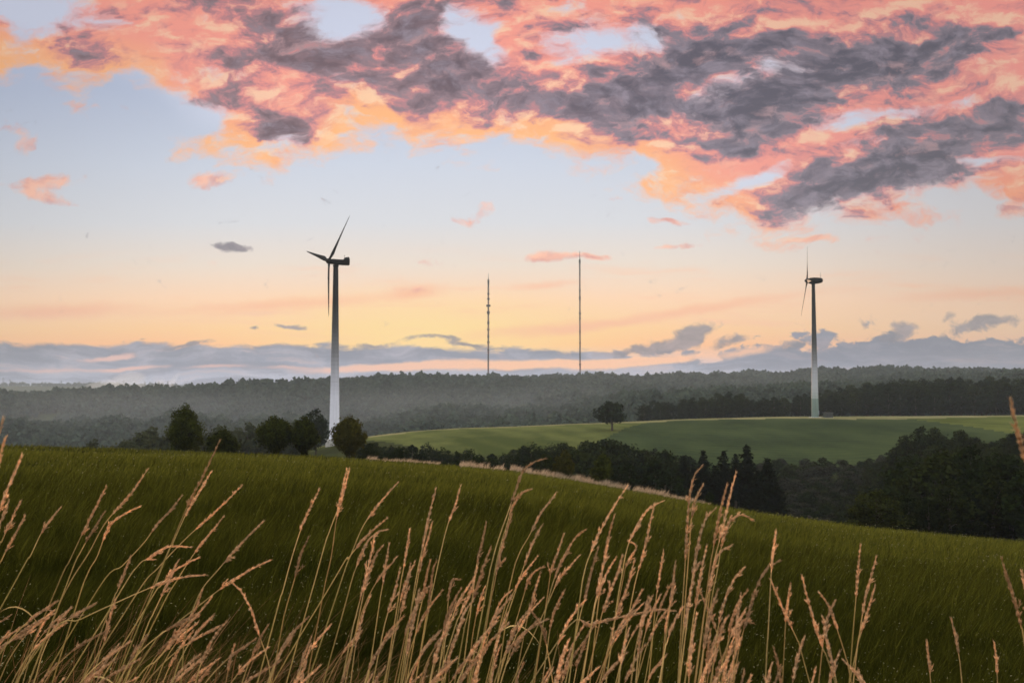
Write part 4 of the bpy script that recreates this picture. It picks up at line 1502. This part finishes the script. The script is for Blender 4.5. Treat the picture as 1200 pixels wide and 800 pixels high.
def catmull(pts, n):
    P_ = np.array([2 * pts[0] - pts[1]] + list(pts) + [2 * pts[-1] - pts[-2]])
    out = []
    m = len(pts) - 1
    for s in np.linspace(0, m - 1e-6, n):
        i = int(s)
        t = s - i
        a, b, c, d = P_[i], P_[i + 1], P_[i + 2], P_[i + 3]
        out.append(0.5 * ((2 * b) + (c - a) * t + (2 * a - 5 * b + 4 * c - d) * t * t + (3 * b - a - 3 * c + d) * t ** 3))
    return np.array(out)


def tube_np(path, rad, n=5):
    """thin tube along a path -> verts, quads"""
    m = len(path)
    tan = np.gradient(path, axis=0)
    tan /= np.linalg.norm(tan, axis=1, keepdims=True) + 1e-9
    ref = np.array([0.2, 1.0, 0.1])
    a = np.cross(tan, ref)
    a /= np.linalg.norm(a, axis=1, keepdims=True) + 1e-9
    b = np.cross(tan, a)
    ang = np.arange(n) * 2 * math.pi / n
    rad = np.broadcast_to(np.asarray(rad, float), (m,))
    v = path[:, None, :] + (a[:, None, :] * np.cos(ang)[None, :, None] + b[:, None, :] * np.sin(ang)[None, :, None]) * rad[:, None, None]
    i, j = np.meshgrid(np.arange(m - 1), np.arange(n), indexing='ij')
    j2 = (j + 1) % n
    q = np.stack([i * n + j, i * n + j2, (i + 1) * n + j2, (i + 1) * n + j], -1).reshape(-1, 4)
    return v.reshape(-1, 3), q


def spikelets(c, d, ln, wd):
    """spindle-shaped grains: base c, direction d (unit), length ln, width wd -> verts, tris"""
    n = len(c)
    r = np.cross(d, rng.normal(size=(n, 3)))
    r /= np.linalg.norm(r, axis=1, keepdims=True) + 1e-9
    s = np.cross(d, r)
    mid = c + d * ln[:, None] * 0.42
    v = np.empty((n, 5, 3))
    v[:, 0] = c
    v[:, 1] = mid + r * wd[:, None] * 0.5
    v[:, 2] = mid + (-0.5 * r + 0.87 * s) * wd[:, None] * 0.5
    v[:, 3] = mid + (-0.5 * r - 0.87 * s) * wd[:, None] * 0.5
    v[:, 4] = c + d * ln[:, None]
    i = np.arange(n)[:, None] * 5
    t = np.concatenate([i + np.array(k) for k in ((0, 2, 1), (0, 3, 2), (0, 1, 3), (4, 1, 2), (4, 2, 3), (4, 3, 1))])
    return v.reshape(-1, 3), t


def head_geom(path, fluff):
    """panicle along a path (base -> tip): packed spikelets, tufts standing off on short branchlets low down"""
    seg = np.linalg.norm(np.diff(path, axis=0), axis=1)
    L = seg.sum()
    cum = np.concatenate([[0], np.cumsum(seg)]) / L
    tan = np.gradient(path, axis=0)
    tan /= np.linalg.norm(tan, axis=1, keepdims=True) + 1e-9

    def on(t):
        return np.stack([np.interp(t, cum, path[:, k]) for k in range(3)], -1), np.stack([np.interp(t, cum, tan[:, k]) for k in range(3)], -1)
    V, T = [], []
    off = 0
    # packed axis
    n = int(L * 1150 * (0.7 + 0.6 * fluff)) + 12
    t = np.sort(rng.random(n)) ** 0.95
    t = np.clip(t + 0.02 * np.sin(t * 60 + rng.random() * 6), 0, 0.995)
    c, d = on(t)
    side = rng.normal(size=(n, 3))
    side -= d * (side * d).sum(1, keepdims=True)
    side /= np.linalg.norm(side, axis=1, keepdims=True)
    spread = 0.07 + 0.26 * rng.random(n) ** 2
    dd = d + side * spread[:, None]
    dd /= np.linalg.norm(dd, axis=1, keepdims=True)
    taper = np.clip(1.25 - 0.75 * t, 0.35, 1)
    v, f = spikelets(c + side * (0.0016 * taper)[:, None], dd, (0.009 + 0.008 * rng.random(n)) * (0.6 + 0.4 * taper), (0.0013 + 0.0010 * rng.random(n)) * taper)
    V.append(v); T.append(f + off); off += len(v)
    # branchlets with tufts, leaning with the wind (+x)
    nb = int(L * 34 * fluff) + 1
    for tb in np.sort(rng.random(nb) ** 1.5) * 0.86:
        c0, d0 = on(np.array([tb]))
        c0, d0 = c0[0], d0[0]
        s = rng.normal(size=3) + np.array([0.9, 0, 0])
        s -= d0 * s.dot(d0)
        s /= np.linalg.norm(s) + 1e-9
        bl = (0.010 + 0.026 * rng.random()) * (1.15 - tb) * (0.45 + fluff * 0.6)
        dirb = d0 * 0.95 + s * (0.18 + 0.26 * rng.random())
        dirb /= np.linalg.norm(dirb)
        m = int(5 + bl * 420)
        u = rng.random(m)
        cc = c0 + dirb * (u * bl)[:, None] + s * (0.15 * bl * u * u)[:, None] + rng.normal(size=(m, 3)) * 0.0012
        dd = dirb + rng.normal(size=(m, 3)) * 0.25
        dd /= np.linalg.norm(dd, axis=1, keepdims=True)
        v, f = spikelets(cc, dd, 0.008 + 0.006 * rng.random(m), 0.0014 + 0.0010 * rng.random(m))
        V.append(v); T.append(f + off); off += len(v)
    # rachis
    v, q = tube_np(path, np.linspace(0.0009, 0.0004, len(path)), 4)
    V.append(v)
    q = q + off
    V = np.concatenate(V)
    T = np.concatenate(T)
    return V, T, q


def img_to_world(pts, D, dslope):
    """photograph points (tip first) at distance D (m); dslope = change of distance per 100 rows down the stalk"""
    out = []
    y0 = pts[0][1]
    for px, py in pts:
        d = D + dslope * (py - y0) / 100.0
        out.append((((px - 600) / FOC) * d, d, EYE - (py - HZ) / FOC * d))
    return [np.array(p) for p in out]


def stalk_path(pts, D):
    w = img_to_world(pts, D, random.uniform(-0.06, 0.06))
    # carry the stem on to the ground, straightening up as it goes
    last, prev = w[-1], w[-2]
    d = last - prev
    d = d / np.linalg.norm(d)
    g = float(height(np.array([last[0]]), np.array([last[1]]))[0])
    hgt = last[2] - g
    if hgt > 0.03:
        slope = d / max(-d[2], 0.25)
        k = np.linalg.norm(slope[:2])
        if k > 0.7:
            slope[:2] *= 0.7 / k
        mid = last + np.array([slope[0] * 0.5 * hgt * 0.85, slope[1] * 0.5 * hgt, -0.5 * hgt])
        foot = last + np.array([slope[0] * hgt * 0.68, slope[1] * hgt, -hgt - 0.04])
        w += [mid, foot]
    return w


STRAW_N = [0]


def grass_stalk(pts, head_px, D, label, group=None, fluff=0.6, thick=1.0):
    w = stalk_path(pts, D)
    path = catmull(w, 46)                        # tip -> foot
    ln = np.concatenate([[0], np.cumsum(np.linalg.norm(np.diff(path, axis=0), axis=1))])
    hl = head_px / FOC * D
    iy = int(np.searchsorted(ln, hl))
    iy = min(max(iy, 4), len(path) - 5)
    foot = path[-1].copy()
    path = path - foot
    head = path[:iy + 1][::-1]
    stem = path[iy:][::-1]
    root = empty('grass_stalk', tuple(foot))
    tag(root, label, 'dry grass', group)
    total = ln[-1]
    v, q = tube_np(stem, np.linspace(0.0021, 0.0011, len(stem)) * thick, 5)
    tint = np.repeat(np.linspace(0.0, 0.75, len(stem)) + rng.normal() * 0.08, 5)
    s = link_mesh('stem', mesh_np('stem', v, [q], {'tint': np.clip(tint, 0, 1)}, smooth=True), M_stem, root)
    v, t, q = head_geom(head, fluff)
    h = link_mesh('seed_head', mesh_np('seed_head', v, [t, q], {'tint': np.clip(0.55 + 0.28 * rng.normal(size=len(v) // 5 + 1).repeat(5)[:len(v)], 0, 1)}), M_head, root)
    # a dry leaf blade on about half of them
    if D > 2.15 and random.random() < 0.16:
        i = int(len(stem) * random.uniform(0.25, 0.6))
        p0 = stem[i]
        side = random.choice((1, 1, 1, -1))
        L = random.uniform(0.10, 0.24)
        u = np.linspace(0, 1, 8)
        el = random.uniform(0.2, 1.0)
        lp = p0 + np.stack([side * L * (u * 0.75), rng.normal() * 0.2 * L * u, L * (el * u - (0.7 + 0.5 * random.random()) * u * u)], 1)
        wv = 0.0022 * np.sin(np.pi * np.clip(u * 0.93 + 0.07, 0, 1)) + 0.0003
        vv = np.concatenate([lp + np.array([0, 1, 0.5]) * wv[:, None], lp - np.array([0, 1, 0.5]) * wv[:, None]])
        k = np.arange(7)
        link_mesh('leaf_blade', mesh_np('leaf_blade', vv, [np.stack([k, k + 1, k + 9, k + 8], 1)], {'tint': np.full(16, 0.25 + 0.4 * random.random())}), M_stem, root)
    return root


GL, GLABEL = 'grass stalks of the left clump', 'straw-coloured seed-headed grass stalk leaning right in the loose left-hand clump'
GC, GCLABEL = 'grass stalks of the dense middle clump', 'straw-coloured seed-headed grass stalk in the dense middle clump of the verge'
GT, GTLABEL = 'grass stalks of the tall clump', 'pinkish straw grass stalk in the tall thick clump right of the middle'
GR, GRLABEL = 'sparse grass stalks on the right', 'pale thin grass stalk standing apart in the dark grass on the right'
GS, GSLABEL = 'short grass stalks at the bottom', 'short straw grass stalk in the tangle along the bottom of the verge'

STALKS = [
    # points tip -> down (photograph pixels), head length px, distance, label, group, fluff
    ([(259, 515), (243, 550), (222, 592), (202, 640), (184, 682), (160, 740)], 88, 2.9, 'tallest stalk of the left clump, its straight seed head rising past the low round bush', None, .35),
    ([(249, 552), (236, 575), (221, 600), (206, 634), (190, 672)], 56, 2.9, 'seed-headed stalk hugging the tallest stalk of the left clump on its right', None, .4),
    ([(175, 549), (156, 577), (127, 611), (108, 646), (86, 682), (66, 730)], 70, 2.8, 'long straight slanting seed head in the left clump below the tall round bushy tree', None, .4),
    ([(127, 569), (116, 592), (101, 622), (86, 655), (70, 690)], 62, 2.8, GLABEL, GL, .4),
    ([(167, 592), (149, 601), (131, 616), (118, 650), (108, 668), (94, 710)], 58, 2.9, 'stalk in the left clump whose seed head bends over to the right at its tip', None, .5),
    ([(126, 598), (114, 618), (99, 644), (84, 680)], 42, 3.0, GLABEL, GL, .4),
    ([(215, 580), (202, 597), (187, 613), (172, 634), (148, 660), (118, 690)], 56, 3.0, GLABEL, GL, .5),
    ([(284, 569), (258, 595), (222, 628), (190, 662), (160, 700)], 72, 3.0, 'long thin stalk slanting steeply right below the fan-shaped tree', None, .3),
    ([(264, 604), (249, 623), (231, 646), (212, 676), (190, 716)], 52, 3.0, GLABEL, GL, .35),
    ([(310, 610), (296, 624), (277, 644), (258, 666), (238, 692), (222, 740), (218, 790)], 64, 2.7, 'robust stalk slanting right in the left clump with a straight thick seed head', None, .4),
    ([(319, 654), (298, 664), (266, 684), (240, 704), (205, 732), (178, 760)], 64, 2.7, 'lowest long stalk slanting far right out of the left clump', None, .4),
    ([(375, 573), (366, 592), (356, 614), (344, 652), (334, 690), (326, 718)], 46, 2.9, 'tall thin stalk standing alone below the nearer wind turbine', None, .45),
    ([(363, 628), (354, 650), (347, 678), (338, 710), (332, 740)], 52, 2.9, 'shorter thin stalk beside the one standing alone below the nearer wind turbine', None, .6),
    ([(407, 550), (402, 575), (395, 612), (390, 650), (379, 704)], 58, 2.9, 'tall upright stalk rising past the spreading young tree', None, .5),
    ([(74, 594), (63, 608), (52, 624), (40, 650), (26, 674)], 34, 3.0, 'thin stalk with a short seed head between the left edge and the left clump', None, .35),
    ([(28, 532), (22, 548), (15, 565), (6, 590), (-4, 625), (-14, 680)], 66, 2.3, 'thick bright stalk near the left edge, its seed head reaching the meadow brow', None, .4),
    ([(8, 513), (4, 528), (0, 548), (-7, 580), (-16, 640)], 60, 2.0, 'bright seed head crossing the meadow brow hard against the left edge', None, .4),
    ([(5, 492), (1, 505), (-4, 522), (-12, 560), (-24, 640)], 55, 1.9, 'highest seed head, touching the left edge above the meadow brow', None, .4),
    ([(27, 587), (18, 607), (7, 632), (-4, 660)], 42, 2.6, GLABEL, GL, .35),
    ([(33, 603), (22, 625), (8, 652), (-6, 690)], 48, 2.6, GLABEL, GL, .35),
    ([(13, 587), (7, 605), (1, 622), (-8, 660)], 40, 2.5, GLABEL, GL, .35),
    ([(225, 639), (210, 638), (196, 640), (178, 652), (166, 660), (140, 700)], 55, 2.9, 'stalk in the left clump whose seed head droops over level to the right', None, .5),
    ([(244, 671), (222, 673), (200, 678), (170, 690), (143, 702), (100, 722), (60, 745)], 62, 2.8, GLABEL, GL, .4),
    ([(236, 651), (222, 658), (206, 668), (192, 684), (176, 708)], 46, 2.9, GLABEL, GL, .5),
    ([(212, 655), (204, 672), (196, 690), (184, 716), (172, 745)], 44, 2.9, GLABEL, GL, .5),
    ([(157, 650), (150, 668), (142, 690), (132, 715)], 36, 2.9, GLABEL, GL, .5),
    ([(276, 680), (287, 692), (298, 712), (308, 742), (318, 770), (322, 800)], 70, 2.8, 'stalk nodding to the left with a long brownish seed head beside the left clump', None, .45),
    ([(317, 729), (308, 745), (298, 768), (288, 795)], 45, 2.8, GSLABEL, GS, .5),
    ([(279, 751), (274, 768), (270, 792), (268, 812)], 34, 2.7, GSLABEL, GS, .5),
    ([(255, 772), (246, 783), (238, 795), (228, 812)], 36, 2.6, GSLABEL, GS, .6),
    ([(64, 716), (56, 728), (48, 745), (40, 775)], 32, 2.8, GSLABEL, GS, .6),
    ([(240, 690), (232, 712), (214, 735), (196, 760), (176, 790)], 80, 2.6, GLABEL, GL, .6),
    ([(252, 696), (236, 716), (212, 742), (190, 768), (160, 800)], 80, 2.6, GLABEL, GL, .6),
    ([(140, 700), (134, 720), (128, 748), (118, 780)], 50, 2.6, GLABEL, GL, .9),
    # centre
    ([(410, 550), (405, 570), (400, 588), (388, 620), (376, 660)], 46, 3.1, GCLABEL, GC, .4),
    ([(467, 564), (452, 581), (429, 611), (414, 645), (398, 690)], 52, 3.0, 'long thin stalk slanting right above the left end of the dense middle clump', None, .3),
    ([(511, 572), (506, 592), (501, 614), (496, 640), (490, 668), (482, 720)], 70, 2.9, 'tall stalk of a close pair rising above the left end of the dense middle clump', None, .5),
    ([(507, 611), (501, 634), (494, 658), (488, 690), (480, 730)], 60, 2.9, 'shorter stalk of the close pair at the left end of the dense middle clump', None, .5),
    ([(540, 569), (534, 590), (525, 614), (518, 642), (511, 674), (500, 730)], 40, 3.2, 'slender greenish stalk with a sparse head, standing between the close pair and the drooping stalk', None, .25),
    ([(570, 611), (566, 630), (560, 655), (555, 690)], 46, 3.0, GCLABEL, GC, .4),
    ([(638, 537), (626, 541), (613, 551), (604, 574), (595, 600), (586, 625), (578, 652), (568, 700)], 70, 2.8, 'tallest middle stalk whose seed head arches over to the right against the dark tree belt', None, .45),
    ([(622, 572), (610, 578), (600, 594), (594, 614), (586, 640), (576, 690)], 40, 2.8, 'stalk with a nodding tip just below the tallest arching stalk', None, .5),
    ([(599, 603), (593, 624), (586, 648), (579, 684), (572, 720)], 66, 2.8, GCLABEL, GC, .8),
    ([(651, 577), (643, 588), (633, 601), (620, 626), (607, 650), (596, 690)], 48, 3.1, 'brownish ragged stalk right of the tallest arching stalk', None, .45),
    ([(635, 614), (626, 630), (616, 655), (604, 690), (594, 722), (588, 760)], 50, 3.0, GCLABEL, GC, .5),
    ([(660, 625), (654, 642), (646, 665), (641, 695)], 48, 2.9, GCLABEL, GC, .5),
    ([(684, 620), (674, 628), (664, 644), (652, 668), (642, 700), (632, 750)], 66, 2.8, 'stalk with a thick curved seed head at the right end of the dense middle clump', None, .7),
    ([(677, 650), (668, 660), (656, 674), (644, 698)], 42, 2.9, GCLABEL, GC, .5),
    ([(734, 569), (720, 590), (704, 618), (693, 642), (684, 668), (676, 720)], 84, 2.7, 'long robust slanting seed head just left of the tall thick clump', None, .45),
    ([(719, 603), (714, 620), (708, 648), (702, 690), (696, 740)], 56, 2.8, GCLABEL, GC, .6),
    ([(775, 586), (758, 596), (744, 618), (734, 640), (727, 675), (718, 730)], 62, 2.8, 'stalk with a broad plume bending right below the last pale grass of the meadow edge', None, .7),
    ([(766, 589), (760, 614), (754, 641), (745, 672), (738, 704), (728, 760)], 76, 2.75, 'long upright seed head beside the broad bending plume', None, .5),
    ([(776, 645), (772, 668), (768, 692), (764, 730)], 46, 3.0, GCLABEL, GC, .4),
    ([(788, 712), (770, 711), (752, 714), (724, 720), (690, 728), (655, 744)], 110, 2.6, 'stalk laid almost level, pointing right across the dense middle clump', None, .7),
    ([(481, 619), (478, 640), (474, 664), (468, 700)], 44, 3.0, GCLABEL, GC, .4),
    ([(457, 636), (454, 655), (450, 682), (444, 720)], 44, 3.0, GCLABEL, GC, .4),
    ([(454, 606), (440, 618), (424, 634), (410, 652), (396, 672)], 50, 2.9, GCLABEL, GC, .6),
    ([(454, 619), (444, 622), (432, 633), (420, 660), (408, 700)], 56, 2.9, GCLABEL, GC, .9),
    ([(449, 638), (441, 650), (432, 676), (424, 712)], 50, 2.8, GCLABEL, GC, .6),
    ([(440, 628), (436, 650), (430, 676), (420, 715), (410, 760)], 70, 2.7, GCLABEL, GC, .8),
    ([(636, 662), (628, 666), (620, 676), (612, 700)], 36, 3.0, GCLABEL, GC, .5),
    ([(633, 668), (628, 685), (620, 712), (612, 750)], 50, 2.9, GCLABEL, GC, .5),
    ([(538, 676), (531, 678), (527, 692), (525, 715)], 26, 2.9, GCLABEL, GC, .8),
    ([(540, 688), (532, 702), (526, 716), (518, 745)], 44, 2.9, GCLABEL, GC, .9),
    ([(598, 690), (588, 700), (580, 718), (570, 750)], 50, 2.8, GCLABEL, GC, .9),
    ([(500, 722), (504, 700), (508, 668), (512, 655)][::-1], 56, 2.9, GCLABEL, GC, .5),
    ([(505, 655), (500, 676), (496, 700), (488, 740)], 46, 2.9, GCLABEL, GC, .5),
    ([(482, 660), (477, 690), (470, 720), (460, 760)], 56, 2.7, GCLABEL, GC, .6),
    ([(470, 665), (464, 690), (456, 715), (446, 760)], 50, 2.7, GCLABEL, GC, .6),
    ([(492, 690), (486, 718), (480, 752), (474, 790)], 70, 2.5, GCLABEL, GC, .8),
    ([(560, 660), (552, 690), (540, 716), (528, 750)], 56, 2.7, GCLABEL, GC, .6),
    ([(575, 640), (566, 664), (558, 690), (548, 720), (540, 760)], 64, 2.7, GCLABEL, GC, .8),
    ([(555, 700), (544, 716), (536, 740), (524, 780)], 60, 2.6, GCLABEL, GC, .6),
    ([(596, 726), (578, 744), (556, 768), (530, 792)], 90, 2.4, 'stalk slanting low to the right across the bottom of the dense middle clump', None, .5),
    ([(640, 722), (624, 730), (606, 745), (590, 766), (578, 800)], 60, 2.5, GCLABEL, GC, .6),
    ([(700, 640), (692, 668), (684, 700), (674, 740)], 60, 2.7, GCLABEL, GC, .6),
    ([(712, 632), (706, 660), (698, 696), (690, 740)], 64, 2.6, GCLABEL, GC, .8),
    ([(728, 650), (720, 676), (708, 705), (696, 750)], 66, 2.6, GCLABEL, GC, .9),
    ([(742, 655), (734, 684), (722, 716), (710, 760)], 70, 2.6, GCLABEL, GC, .8),
    ([(750, 690), (738, 712), (722, 735), (706, 772)], 70, 2.5, GCLABEL, GC, .9),
    ([(736, 632), (744, 640), (733, 660), (726, 690)], 36, 2.9, GCLABEL, GC, .4),
    ([(660, 690), (652, 706), (646, 724), (640, 760)], 44, 2.8, GCLABEL, GC, .5),
    ([(622, 712), (632, 726), (638, 744), (644, 775)], 44, 2.7, GCLABEL, GC, .4),
    # tall clump
    ([(821, 546), (812, 558), (807, 581), (804, 615), (801, 660), (796, 730)], 110, 2.7, 'tallest stalk of the tall thick clump, its branching seed head against the dark spruces', None, .9),
    ([(822, 568), (814, 584), (809, 606), (806, 640)], 40, 2.75, GTLABEL, GT, .7),
    ([(861, 554), (856, 572), (851, 592), (843, 625), (834, 660), (826, 720)], 80, 2.7, 'tall straight seed head in the thick clump, just left of the squat fence post', None, .5),
    ([(851, 567), (846, 584), (840, 608), (834, 640), (826, 690)], 70, 2.7, GTLABEL, GT, .6),
    ([(837, 594), (826, 606), (818, 628), (812, 660), (806, 700)], 84, 2.6, GTLABEL, GT, .9),
    ([(881, 608), (866, 602), (852, 612), (844, 636), (838, 668), (828, 720)], 60, 2.7, 'stalk in the tall thick clump whose tip hooks right below the squat fence post', None, .9),
    ([(855, 637), (842, 645), (834, 662), (826, 700), (818, 750)], 60, 2.6, GTLABEL, GT, .9),
    ([(907, 621), (904, 640), (901, 668), (897, 730), (893, 790)], 46, 2.6, 'single straight greenish stalk just right of the tall thick clump', None, .5),
    ([(910, 655), (896, 664), (884, 685), (874, 715), (864, 750), (856, 795)], 90, 2.5, 'stalk with a long curved seed head right of the tall thick clump', None, .7),
    ([(869, 663), (858, 676), (847, 700), (838, 735), (832, 780)], 70, 2.5, GTLABEL, GT, .6),
    ([(872, 690), (862, 704), (854, 725), (848, 760)], 56, 2.5, GTLABEL, GT, .6),
    ([(878, 726), (868, 724), (862, 738), (856, 772)], 40, 2.5, GTLABEL, GT, .7),
    ([(820, 694), (828, 712), (836, 734), (842, 765)], 40, 2.6, GTLABEL, GT, .4),
    ([(826, 640), (820, 665), (814, 700), (806, 750)], 70, 2.5, GTLABEL, GT, .8),
    ([(812, 668), (806, 696), (800, 730), (794, 775)], 64, 2.5, GTLABEL, GT, .7),
    ([(838, 690), (830, 715), (824, 745), (816, 790)], 66, 2.4, GTLABEL, GT, .8),
    ([(848, 720), (840, 742), (834, 770), (828, 800)], 56, 2.4, GTLABEL, GT, .7),
    ([(864, 745), (857, 765), (850, 790), (846, 812)], 50, 2.4, GTLABEL, GT, .7),
    ([(790, 655), (786, 690), (780, 730), (774, 780)], 50, 2.6, GTLABEL, GT, .5),
    # right
    ([(937, 673), (942, 695), (950, 725), (960, 756), (972, 790)], 84, 2.5, 'stalk nodding to the left with a thick seed head, right of the tall thick clump', None, .8),
    ([(923, 682), (920, 700), (917, 725), (914, 770)], 44, 2.7, 'short straight stalk between the single greenish stalk and the left-nodding one', None, .5),
    ([(901, 678), (908, 696), (918, 720), (930, 745), (938, 772)], 60, 2.7, 'thin stalk bowed over to the left crossing the short straight stalk', None, .4),
    ([(1005, 637), (1002, 662), (999, 696), (995, 735), (990, 790)], 60, 2.7, 'tall slender upright stalk alone in the dark grass, left of a close leaning pair', None, .4),
    ([(1023, 650), (1017, 672), (1009, 700), (1003, 735), (996, 780)], 66, 2.7, 'longer stalk of the close leaning pair in the dark grass on the right', None, .4),
    ([(1021, 684), (1013, 710), (1004, 738), (994, 776)], 54, 2.7, 'shorter stalk of the close leaning pair in the dark grass on the right', None, .5),
    ([(974, 702), (968, 714), (962, 736), (956, 780)], 40, 2.6, GRLABEL, GR, .5),
    ([(957, 692), (968, 708), (978, 738), (986, 765), (992, 795)], 46, 2.6, GRLABEL, GR, .5),
    ([(960, 720), (964, 746), (970, 772), (976, 800)], 70, 2.4, GRLABEL, GR, .8),
    ([(985, 770), (994, 780), (1003, 792), (1010, 810)], 50, 2.3, GRLABEL, GR, .7),
    ([(1169, 653), (1174, 672), (1181, 694), (1189, 728), (1195, 768)], 90, 2.2, 'thick blurred-looking stalk leaning left at the lower right edge', None, .5),
    ([(1184, 469), (1187, 490), (1193, 515), (1200, 545), (1212, 600), (1224, 680)], 84, 1.45, 'close thick seed head leaning in from the right edge across the wooded bank', None, .4),
    ([(1109, 722), (1113, 740), (1117, 765), (1120, 800)], 40, 2.8, GRLABEL, GR, .35),
    ([(1080, 748), (1082, 770), (1084, 800), (1085, 815)], 36, 2.8, GRLABEL, GR, .35),
    ([(1158, 748), (1160, 770), (1161, 800), (1162, 815)], 36, 2.8, GRLABEL, GR, .35),
    ([(1192, 668), (1196, 690), (1200, 720), (1206, 770)], 50, 2.4, GRLABEL, GR, .5),
]
for pts, hp, D, lab, grp, fl in STALKS:
    grass_stalk(pts, hp, D, lab, grp, fl, 1.0)

# shorter stalks filling the bottom of the verge
def filler(n, p0, p1, t0, t1, d0, d1, lean0, lean1, label, group):
    for _ in range(n):
        px = random.uniform(p0, p1)
        py = random.uniform(t0, t1)
        ln = random.uniform(70, 110)
        le = random.uniform(lean0, lean1)
        pts = [(px, py), (px - le * ln * 0.32, py + ln * 0.24), (px - le * ln * 0.58, py + ln * 0.55), (px - le * ln * 0.8, py + ln)]
        grass_stalk(pts, random.uniform(32, 62), random.uniform(d0, d1), label, group, random.uniform(0.15, 0.6), 0.9)


filler(44, 400, 800, 690, 790, 2.2, 2.9, 0.2, 0.8, GSLABEL, GS)
filler(16, 400, 800, 650, 720, 2.6, 3.2, 0.2, 0.7, GCLABEL, GC)
filler(20, 795, 880, 690, 790, 2.2, 2.7, 0.1, 0.5, GTLABEL, GT)
filler(36, 10, 335, 700, 795, 2.3, 2.8, 0.5, 1.4, GSLABEL, GS)
filler(8, 320, 400, 700, 790, 2.3, 2.8, 0.2, 0.8, GSLABEL, GS)
filler(7, 890, 1010, 740, 795, 2.2, 2.6, -0.3, 0.4, GSLABEL, GS)


def verge_tangle():
    """bent dry and green blades between the stalks"""
    V, F_, T = [], [], []
    off = 0

    def add(n, p0, p1, D0, D1, h0, h1, tint0, tint1, lean):
        nonlocal off
        for _ in range(n):
            px, D = random.uniform(p0, p1), random.uniform(D0, D1)
            x = (px - 600) / FOC * D
            z = float(height(np.array([x]), np.array([D]))[0])
            H = random.uniform(h0, h1)
            a = random.gauss(0, 0.7)
            le = random.uniform(0.2, 1.0) * lean
            u = np.linspace(0, 1, 7)
            bend = random.uniform(0.0, 0.5)
            pts = np.stack([x + math.cos(a) * H * le * u ** 1.6, D + math.sin(a) * H * le * u ** 1.6, z - 0.02 + H * (u - bend * u ** 3)], 1)
            w = random.uniform(0.0012, 0.0030) * (1 - u ** 2.2) + 0.0003
            s = np.array([math.cos(a + 1.2), math.sin(a + 1.2), 0.2])
            V.append(np.concatenate([pts + s * w[:, None], pts - s * w[:, None]]))
            k = np.arange(6)
            F_.append(np.stack([k, k + 1, k + 8, k + 7], 1) + off)
            T.append(np.full(14, random.uniform(tint0, tint1)))
            off += 14
    add(2200, -60, 350, 2.3, 3.8, 0.55, 0.98, 0.1, 1.0, 0.9)
    add(1100, 350, 900, 2.3, 3.6, 0.50, 0.90, 0.0, 0.9, 0.5)
    add(220, 880, 1260, 2.3, 3.6, 0.40, 0.72, 0.0, 0.35, 0.6)
    return np.concatenate(V), np.concatenate(F_), np.concatenate(T)


v, f, t = verge_tangle()
tag(link_mesh('dry_grass', mesh_np('dry_grass', v, [f], {'tint': t}), straw_mat('tangled_straw', (0.045, 0.032, 0.010), (0.36, 0.185, 0.09), 0.25, 0.35)), kind='stuff')
